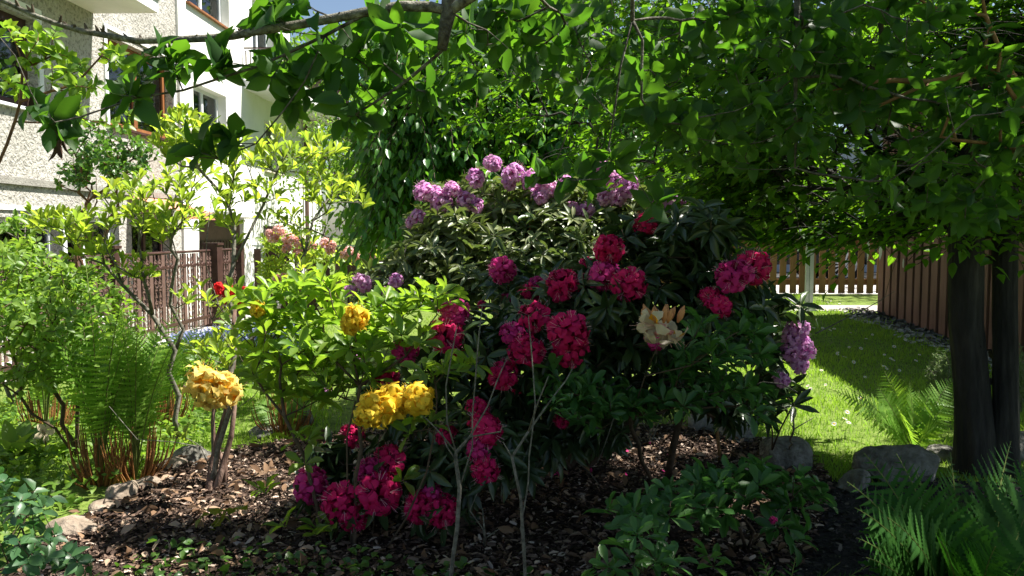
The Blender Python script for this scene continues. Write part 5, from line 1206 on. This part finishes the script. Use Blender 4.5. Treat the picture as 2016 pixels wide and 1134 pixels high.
def trunk(name, root, pts, rad, seed, sides=64):
    """fluted trunk with bark relief"""
    rs = nrs(seed); path = []; n = 110
    seglen = [0]+[(pts[i+1]-pts[i]).length for i in range(len(pts)-1)]; cum = np.cumsum(seglen)
    mb = MB(); ph = rs.rand(8)*6.28; V = []
    for k in range(n+1):
        s_ = cum[-1]*k/n; i = min(len(pts)-2, int(np.searchsorted(cum, s_, side='right')-1)); t = (s_-cum[i])/max(1e-6, cum[i+1]-cum[i])
        c = pts[i]*(1-t)+pts[i+1]*t; r0 = rad[i]*(1-t)+rad[i+1]*t
        for j in range(sides):
            a = 2*math.pi*j/sides; r_ = r0*(1+.05*math.sin(3*a+ph[0]+s_)+.035*math.sin(5*a+ph[1]-s_*2)+.02*math.sin(9*a+ph[2])*math.sin(s_*14+ph[3])+.022*math.sin(13*a+2*math.sin(s_*5+ph[5]))+.012*math.sin(23*a+s_*40+3*math.sin(s_*11))+.38*math.exp(-s_*8)*(.55+.45*math.sin(4*a+ph[4])))
            mb.v.append((c.x+r_*math.cos(a), c.y+r_*math.sin(a), c.z))
    for k in range(n):
        for j in range(sides):
            p_ = k*sides+j; q = k*sides+(j+1) % sides; mb.f.append((p_, q, q+sides, p_+sides)); mb.m.append(0)
    for k in range(7):   # knots
        z = .3+rs.rand()*1.3; a = -1.6+rs.randn()*1.1; i = 0
        c = pts[0]+(pts[-1]-pts[0])*(z/2.2); r0 = rad[0]*.85
        mb.tube([c+Vector((r0*.7*math.cos(a), r0*.7*math.sin(a), 0)), c+Vector((r0*1.12*math.cos(a), r0*1.12*math.sin(a), .006)), c+Vector((r0*1.3*math.cos(a), r0*1.3*math.sin(a), .016))], [.02, .014, .006], 7)
    return mb.build(name, M['trunk'], root, smooth_=True)
trunk('trunk', root, [Vector((b.x, b.y, -.05)), P(1915,800,b.y), P(1900,640,b.y), P(1900,480,b.y), P(1905,380,b.y), P(1915,280,b.y+.05), P(1925,180,b.y+.1), P(1935,80,b.y+.1)], [.092, .078, .072, .074, .074, .055, .03, .012], 5)
b2 = P(1982, 925, 3.72); b2.z = -.03
trunk('trunk', root, [b2, P(1982,800,3.74), P(1980,600,3.76), P(1980,400,3.78), P(1978,250,3.8), P(1970,150,3.9), P(1960,80,3.95)], [.058, .054, .052, .054, .044, .028, .012], 6)
b3 = P(1740, 330, 4.05)
mb = MB(); mb.tube([P(1900,430,4.0), P(1850,390,4.02), P(1745,330,4.05), P(1665,225,4.1), P(1655,205,4.12)], [.05, .042, .038, .034, .02], 12); mb.build('bough', M['trunk'], root, smooth_=True)

# near fruit tree: its limbs cross the top of the view
rs = nrs(210)
tb = Vector((1.35, -.6, 0)); crown0 = Vector((1.2, -.3, 1.9))
main = [crown0, Vector((.75, .5, 2.05)), P(1010,-60,1.55), P(885,22,1.6), P(850,14,1.6), P(790,12,1.6), P(730,22,1.6), P(660,36,1.6), P(570,52,1.6), P(504,62,1.6), P(460,71,1.6), P(400,76,1.6), P(330,79,1.6), P(270,81,1.6), P(210,70,1.6), P(160,61,1.6), P(110,46,1.6), P(60,27,1.6), P(10,3,1.6), P(-60,-20,1.6)]
limbs = [
 [P(730,22,1.6), P(640,70,1.6), P(560,108,1.6), P(504,132,1.6), P(430,155,1.6), P(360,178,1.6), P(270,192,1.6)],
 [P(885,22,1.6), P(870,100,1.62), P(800,160,1.65), P(740,200,1.65), P(700,225,1.65), P(640,240,1.65)],
 [P(640,70,1.6), P(600,160,1.6), P(560,216,1.6), P(504,283,1.6), P(430,312,1.6), P(345,308,1.6)],
 [P(660,36,1.6), P(720,120,1.65), P(700,140,1.65), P(640,155,1.65), P(560,166,1.65), P(500,150,1.65)],
 [P(885,22,1.6), P(960,60,1.7), P(1000,95,1.7), P(970,125,1.7)],
 [Vector((.75, .5, 2.05)), P(1245,-60,1.9), P(1245,40,1.9), P(1222,130,1.9), P(1208,230,1.9), P(1198,290,1.9), P(1190,352,1.9)],
 [Vector((.75, .5, 2.05)), P(1110,-60,2.0), P(1128,40,2.0), P(1165,130,2.0), P(1140,190,2.0), P(1110,280,2.0), P(1085,345,2.0)],
 [P(1245,40,1.9), P(1265,80,1.9), P(1263,195,1.9)],
 [P(1190,352,1.9), P(1130,355,1.9), P(1090,345,1.9)], [P(1190,352,1.9), P(1245,340,1.9)],
 [crown0, P(1570,-80,2.3), P(1568,60,2.3), P(1566,200,2.3), P(1565,330,2.3)],
 [P(1568,60,2.3), P(1545,20,2.3), P(1530,160,2.3)], [P(1245,40,1.9), P(1400,40,2.1), P(1520,-10,2.1)],
 [P(-60,-20,1.6), P(-20,50,1.5), P(30,110,1.5), P(60,180,1.5), P(85,225,1.5), P(112,262,1.5), P(120,300,1.5)],
 [P(1568,60,2.3), P(1650,30,2.3), P(1745,0,2.3)],
]
tipbl = [(60,215,1.5,40,25,.06,3),(110,240,1.5,40,25,.06,5),(300,115,1.58,40,25,.05,5),(270,185,1.58,30,25,.05,4),(350,130,1.58,35,20,.05,3),(430,135,1.6,35,25,.05,5),(450,275,1.6,40,20,.05,4),(380,295,1.6,40,14,.05,3),(540,45,1.6,50,30,.1,7),(530,130,1.65,50,30,.1,8),(590,190,1.65,40,20,.1,4),(630,110,1.7,60,40,.1,12),(1600,150,2.6,200,130,.4,80),(1850,250,2.7,170,160,.4,80),(1400,250,2.6,160,90,.4,44),(1750,390,2.9,120,40,.3,20),(1920,400,3.0,100,50,.3,30),(1200,110,2.5,200,90,.4,56),(950,60,2.3,160,60,.3,40),(1480,60,2.4,250,60,.4,50),(700,120,1.7,60,60,.15,14),(680,220,1.65,50,25,.1,8),(760,60,1.7,80,40,.15,14),(560,10,1.6,60,20,.1,8),(930,60,1.75,70,40,.15,12),(830,180,1.7,50,40,.1,8),(1060,60,1.9,70,50,.15,12),(1170,180,1.9,25,14,.05,2),(1130,60,2.0,60,50,.15,10),(1250,200,2.0,60,50,.1,9),(1330,250,2.1,70,50,.1,10),(1300,120,2.1,80,60,.1,12),(1450,180,2.2,80,70,.15,14),(1560,220,2.3,60,70,.15,14),(1640,130,2.3,80,70,.15,14),(1700,320,2.3,40,30,.1,4),(1740,350,2.2,30,20,.1,3),(1590,60,2.3,70,50,.15,12),(1290,400,2.0,20,20,.05,3),(1080,350,2.0,50,14,.05,5),(1130,350,1.95,40,12,.05,4),(1900,200,2.2,60,60,.1,7),(1980,200,2.2,40,50,.1,5),(1780,90,2.3,60,50,.1,8),(1850,20,2.2,60,30,.1,7),(940,150,1.9,10,10,.03,1),(1000,20,1.8,120,30,.1,14),(1400,20,2.1,120,40,.1,14),(1200,320,1.9,20,20,.05,3)]
tips = blob(tipbl, rs)
shade_crown = np.concatenate([ell((1.2, 1.4, 3.0), (1.7, 1.3, .6), 340, rs, .2), ell((.3, 2.2, 3.1), (.9, .9, .35), 60, rs, .2), ell((2.6, .6, 3.0), (1.4, 1.4, .6), 160, rs, .2), ell((2.8, 2.0, 3.1), (1.1, .8, .35), 200, rs, .1), ell((.1, 1.5, 2.9), (1.0, .8, .3), 200, rs, .1), ell((.4, -.9, 3.1), (2.8, 1.6, .5), 620, rs, .1)])  # unseen crown over and behind the camera, added for shade and less skylight
shade_crown = shade_crown[keep_open(shade_crown, .02, rs)]; shade_crown = shade_crown[keep_open(shade_crown, .0, rs, 1.15, LIT2)]
root = empty('fruit_tree', tb, 'near tree whose lichen-covered limbs and broad leaves hang into the top of the view', 'tree')
mb, dirs = grow([[tb, Vector((1.3, -.5, 1.2)), crown0]]+[main]+limbs+[[crown0, Vector((1.3, .6, 2.7)), Vector((1.2, 1.4, 2.9))], [crown0, Vector((2.2, .2, 2.6))]], np.concatenate([tips, shade_crown]), rs=rs, rtip=.0010, power=.42, rmax=.014, seg=.06, wob=.0035, bias=.3, sides=6)
a = whorls(np.concatenate([tips, shade_crown]), dirs, rs=rs, n=(2, 5), size=.066, spread=(35, 95), uplift=.15, jit=.35, szj=.5)
ok = keep_open(a[0], .03, rs, .9); a = [q[ok] for q in a]
mb.build('branches', M['barkl'], root, smooth_=True); leaf_object('crown', L['fruit'], root, a[0], a[1], a[2], a[3], .55, 'ovate', 211, wavy=.03)
mb = MB(); mb.tube([tb-Vector((0, 0, .05)), Vector((1.33, -.55, .6)), Vector((1.3, -.5, 1.2)), crown0], [.09, .075, .07, .05], 14); mb.build('trunk', M['trunk'], root, smooth_=True)
mb = MB(); nm = len(main); mb.tube([Vector(q)+Vector((0, -.001, 0)) for q in main], [max(.0048, .0125*(1-i/(nm-1)*.7)) for i in range(nm)], 9); mb.build('limb', M['barkl2'], root, smooth_=True)
mb = MB(); mb.tube([P(884,-40,1.6), P(884,20,1.6), P(876,60,1.6), P(870,98,1.6)], [.012, .016, .013, .010], 9); mb.build('stub', M['barkl'], root, smooth_=True)
rs = nrs(3)
for i in range(26):   # short spurs along the limb
    mb = MB(); k = 4+rs.randint(len(main)-6); p = main[k]+(main[k+1]-main[k])*rs.rand(); d = Vector((rs.randn()*.5, rs.randn()*.5, abs(rs.randn())+.3)).normalized(); l_ = .010+.012*rs.rand()
    mb.tube([p, p+d*l_*.6, p+d*l_], [.004, .0032, .0012], 5)
    mb.build('spur', M['bark'], root)
# dead hanging leaves
pp, aa, nn = [], [], []
for (x, y, Y) in ((112,262,1.5),(118,280,1.5),(60,190,1.5),(635,95,1.62),(125,270,1.5),(108,285,1.5)): pp.append(np.array(P(x, y, Y))); aa.append(np.array([.1*rs.randn(), 0, -1])); nn.append(rs.randn(3))
leaf_object('dead_leaves', mat_tint('dead_leaf', [(0, (.03, .015, .01)), (1, (.08, .04, .025))], .9), root, pp, aa, nn, .035, .35, 'ovate', 5)

# tan limb of another tree, right edge
q0 = Vector((2.2, .9, 2.6))
root = empty('elder_tree', Vector((2.9, .6, 0)), 'tan smooth limb of a tree leaning in from the upper right corner', 'tree')
rs = nrs(220); tips = blob([(1900,240,2.4,80,50,.1,8),(1700,160,2.4,60,20,.1,5),(1780,180,2.4,60,20,.1,4),(1960,120,2.3,60,70,.1,8),(1800,10,2.4,80,20,.1,8),(1980,300,2.4,50,40,.1,6)], rs)
mb, dirs = grow([[Vector((2.9, .6, 0)), Vector((2.85, .7, 1.0)), P(2120,300,2.2), P(2020,215,2.4)], [P(2020,215,2.4), P(1995,150,2.4), P(1965,90,2.4), P(1940,30,2.4), P(1925,-60,2.4)], [P(1992,148,2.4), P(1900,148,2.4), P(1830,162,2.4), P(1770,190,2.4), P(1700,222,2.42), P(1656,240,2.45)], [P(1830,162,2.4), P(1760,158,2.4), P(1700,165,2.4), P(1640,178,2.4)]], tips, rs=rs, rtip=.0042, power=.36, rmax=.017, seg=.07, wob=.004, sides=9)
a = whorls(tips, dirs, rs=rs, n=(3, 5), size=.075, spread=(50, 85), uplift=.3); mb.build('branches', M['twigtan'], root, smooth_=True); leaf_object('foliage', L['fruit'], root, a[0], a[1], a[2], a[3], .5, 'ovate', 221, wavy=.03)

# rose shoot upper left
root = empty('rose_bush', Vector((-1.85, 2.6, 0)), 'thin reddish rose shoot with fresh toothed leaves in the upper left corner', 'rose')
rs = nrs(222); b = Vector((-1.85, 2.6, 0)); tips = blob([(30,60,2.5,40,30,.1,5),(60,110,2.5,50,40,.1,9),(130,130,2.5,50,40,.1,12),(20,160,2.5,40,40,.1,7),(160,165,2.5,40,25,.1,8),(220,120,2.5,25,30,.1,6),(90,70,2.5,30,20,.1,5),(230,230,2.6,40,30,.1,4),(150,215,2.6,50,20,.1,5)], rs)
mb, dirs = grow([[b, P(-60,700,2.6), P(-30,400,2.55), P(40,200,2.5), P(45,130,2.5), P(30,80,2.5)], [P(40,200,2.5), P(100,180,2.5), P(150,165,2.5), P(200,110,2.5), P(205,70,2.5)]], tips, rs=rs, rtip=.0015, rmax=.005, seg=.07, wob=.005)
a = whorls(tips, dirs, rs=rs, n=(5, 7), size=.040, spread=(50, 90), uplift=.2, jit=.3); mb.build('branches', M['stemred'], root); leaf_object('foliage', L['azalea_yel'], root, a[0], a[1], a[2], a[3], .6, 'ovate', 223)

# mid-distance tree with drooping leaves
rs = nrs(230)
bl = [(830,180,7.2,90,90,.5,190),(920,90,7.4,120,70,.6,170),(810,290,7.2,60,70,.5,150),(910,260,7.3,110,80,.6,240),(820,370,7.3,50,50,.4,100),(785,430,7.4,22,35,.3,36),(1010,330,7.5,110,70,.5,150),(760,70,7.3,60,50,.5,50),(1040,180,7.5,120,110,.6,200),(1200,200,7.6,160,110,.6,200)]
tips = blob(bl, rs); b = Vector((-.3, 7.6, terrain(-.3, 7.6)))
def droopleaves(name, label, b, paths, tips, mat, n, size, seed, bark='bark', wr=.42, gk=None, sp=.10, spr=False):
    rs = nrs(seed); root = empty(name, b, label, 'tree'); mb, dirs = grow(paths, tips, rs=rs, **(gk or dict(rtip=.004, power=.4, rmax=.09, seg=.25, wob=.03, bias=.2)))
    pos, ax, nr, sz = [], [], [], []
    if spr:
        pos, ax, nr, sz = [list(q) for q in sprays(tips, dirs, ln=.5, n=n, size=size, rs=rs, flat=.5, droop=.8, mb=mb, tr=.003)]
        for q in ax: q[2] -= .9+.5*rs.rand()
    for t in (tips if not spr else []):
        for k in range(n):
            pos.append(t+rs.randn(3)*[sp, sp, sp*.7]); ax.append(np.array([rs.randn()*.7, rs.randn()*.7, -.75+.4*rs.randn()])); nr.append(np.array([rs.randn()*.8+.4, -.6+rs.randn()*.8, .7+.5*rs.randn()])); sz.append(size*(.6+.6*rs.rand()))
    mb.build('branches', M[bark], root, smooth_=True); leaf_object('crown', mat, root, pos, ax, nr, sz, wr, 'ovate', seed, wavy=.02); return root
droopleaves('cherry_tree', 'tree with drooping blue-green leaves behind the lilac rhododendron', b, [[b, b+Vector((0, 0, 1.6)), P(930,250,7.5), P(950,100,7.5)], [P(930,250,7.5), P(800,250,7.3)], [P(930,250,7.5), P(1100,230,7.5)]], tips, L['linden'], 11, .105, 231, wr=.5, spr=True)

# bright tree in front of the picket fence and behind the rhododendron
rs = nrs(240)
tips = blob([(1480,400,8,110,50,.4,90),(1580,380,8,100,45,.4,90),(1400,370,8.2,120,60,.4,100),(1560,440,7.8,80,30,.3,45),(1300,330,8.3,120,60,.4,80),(1640,410,8,50,30,.3,28),(1480,300,8.3,160,50,.5,90)], rs)
b = Vector((1.9, 8.4, terrain(1.9, 8.4)))
droopleaves('maple_tree', 'small bright green tree between the rhododendrons and the picket fence', b, [[b, b+Vector((0, 0, .9)), P(1450,380,8.2)], [b+Vector((0, 0, .9)), P(1320,340,8.3)]], tips, L['bright'], 10, .085, 241, wr=.55)

# far trees
def fartree(label, x, y, h, r, mat, n, leaf, seed, low=.12):
    rs = nrs(seed); b = Vector((x, y, terrain(x, y))); tips = []
    cl = [(np.array([x+rs.randn()*r*.45, y+rs.randn()*r*.45, b.z+h*(low+.12+(1-low-.2)*rs.rand())]), r*(.28+.25*rs.rand())) for _ in range(16)]
    for i in range(n):
        c, cr_ = cl[rs.randint(len(cl))]; d = norm(rs.randn(3)); tips.append(c+d*cr_*(.5+.5*rs.rand()))
    droopleaves('garden_tree', label, b, [[b, b+Vector((.1, 0, h*.35)), b+Vector((0, .1, h*.7))]], np.array(tips), mat, 18, leaf, seed, wr=.6, gk=dict(rtip=.012, power=.4, rmax=.16, seg=.6, wob=.06, bias=.2), sp=.24)
fartree('sunlit light green tree just right of the white house beyond the board fence', -3.9, 19.5, 4.3, 1.9, L['bright'], 330, .11, 301, .03)
fartree('green tree behind the board fence, second from the white house', -1.6, 18.5, 4.6, 2.0, L['bright'], 300, .12, 302, .03)
fartree('tall dark tree far behind the drooping-leaved tree', .5, 17, 7.5, 2.8, L['needle'], 420, .14, 303, .05)
fartree('tall dark tree far behind the small bright green tree', 3.2, 21, 8.5, 3.2, L['needle'], 460, .15, 304, .05)
fartree('tall tree rising above the pale blue-grey house wall', 7.0, 21.5, 9, 3.4, L['needle'], 460, .16, 305, .25)
fartree('tree behind the shed roof', 9.5, 15, 8, 3.0, L['needle'], 400, .15, 306, .1)
fartree('tree with yellow-green top rising above the white house balcony', -5.0, 28, 9.5, 2.6, L['bright'], 330, .17, 307, .2)
fartree('tall tree closing the gap behind the house row', -1.5, 27, 8, 3.0, L['needle'], 380, .17, 308, .05)
# balcony plants on the white house
rs = nrs(320); b = Vector((WX+.6, 20.6, 4.72)); tips = ell((WX+.55, 20.8, 5.4), (.55, 1.6, .55), 130, rs, .2)
r_ = droopleaves('balcony_plant', 'bushy yellow-green plant spilling over the white house balcony rail', b, [[b, b+Vector((0, 0, .4))]], tips, L['bright'], 14, .09, 321, wr=.5, sp=.1); r_['category'] = 'plant'
# light hedge left of the shed far away
print('objects', len(bpy.data.objects))
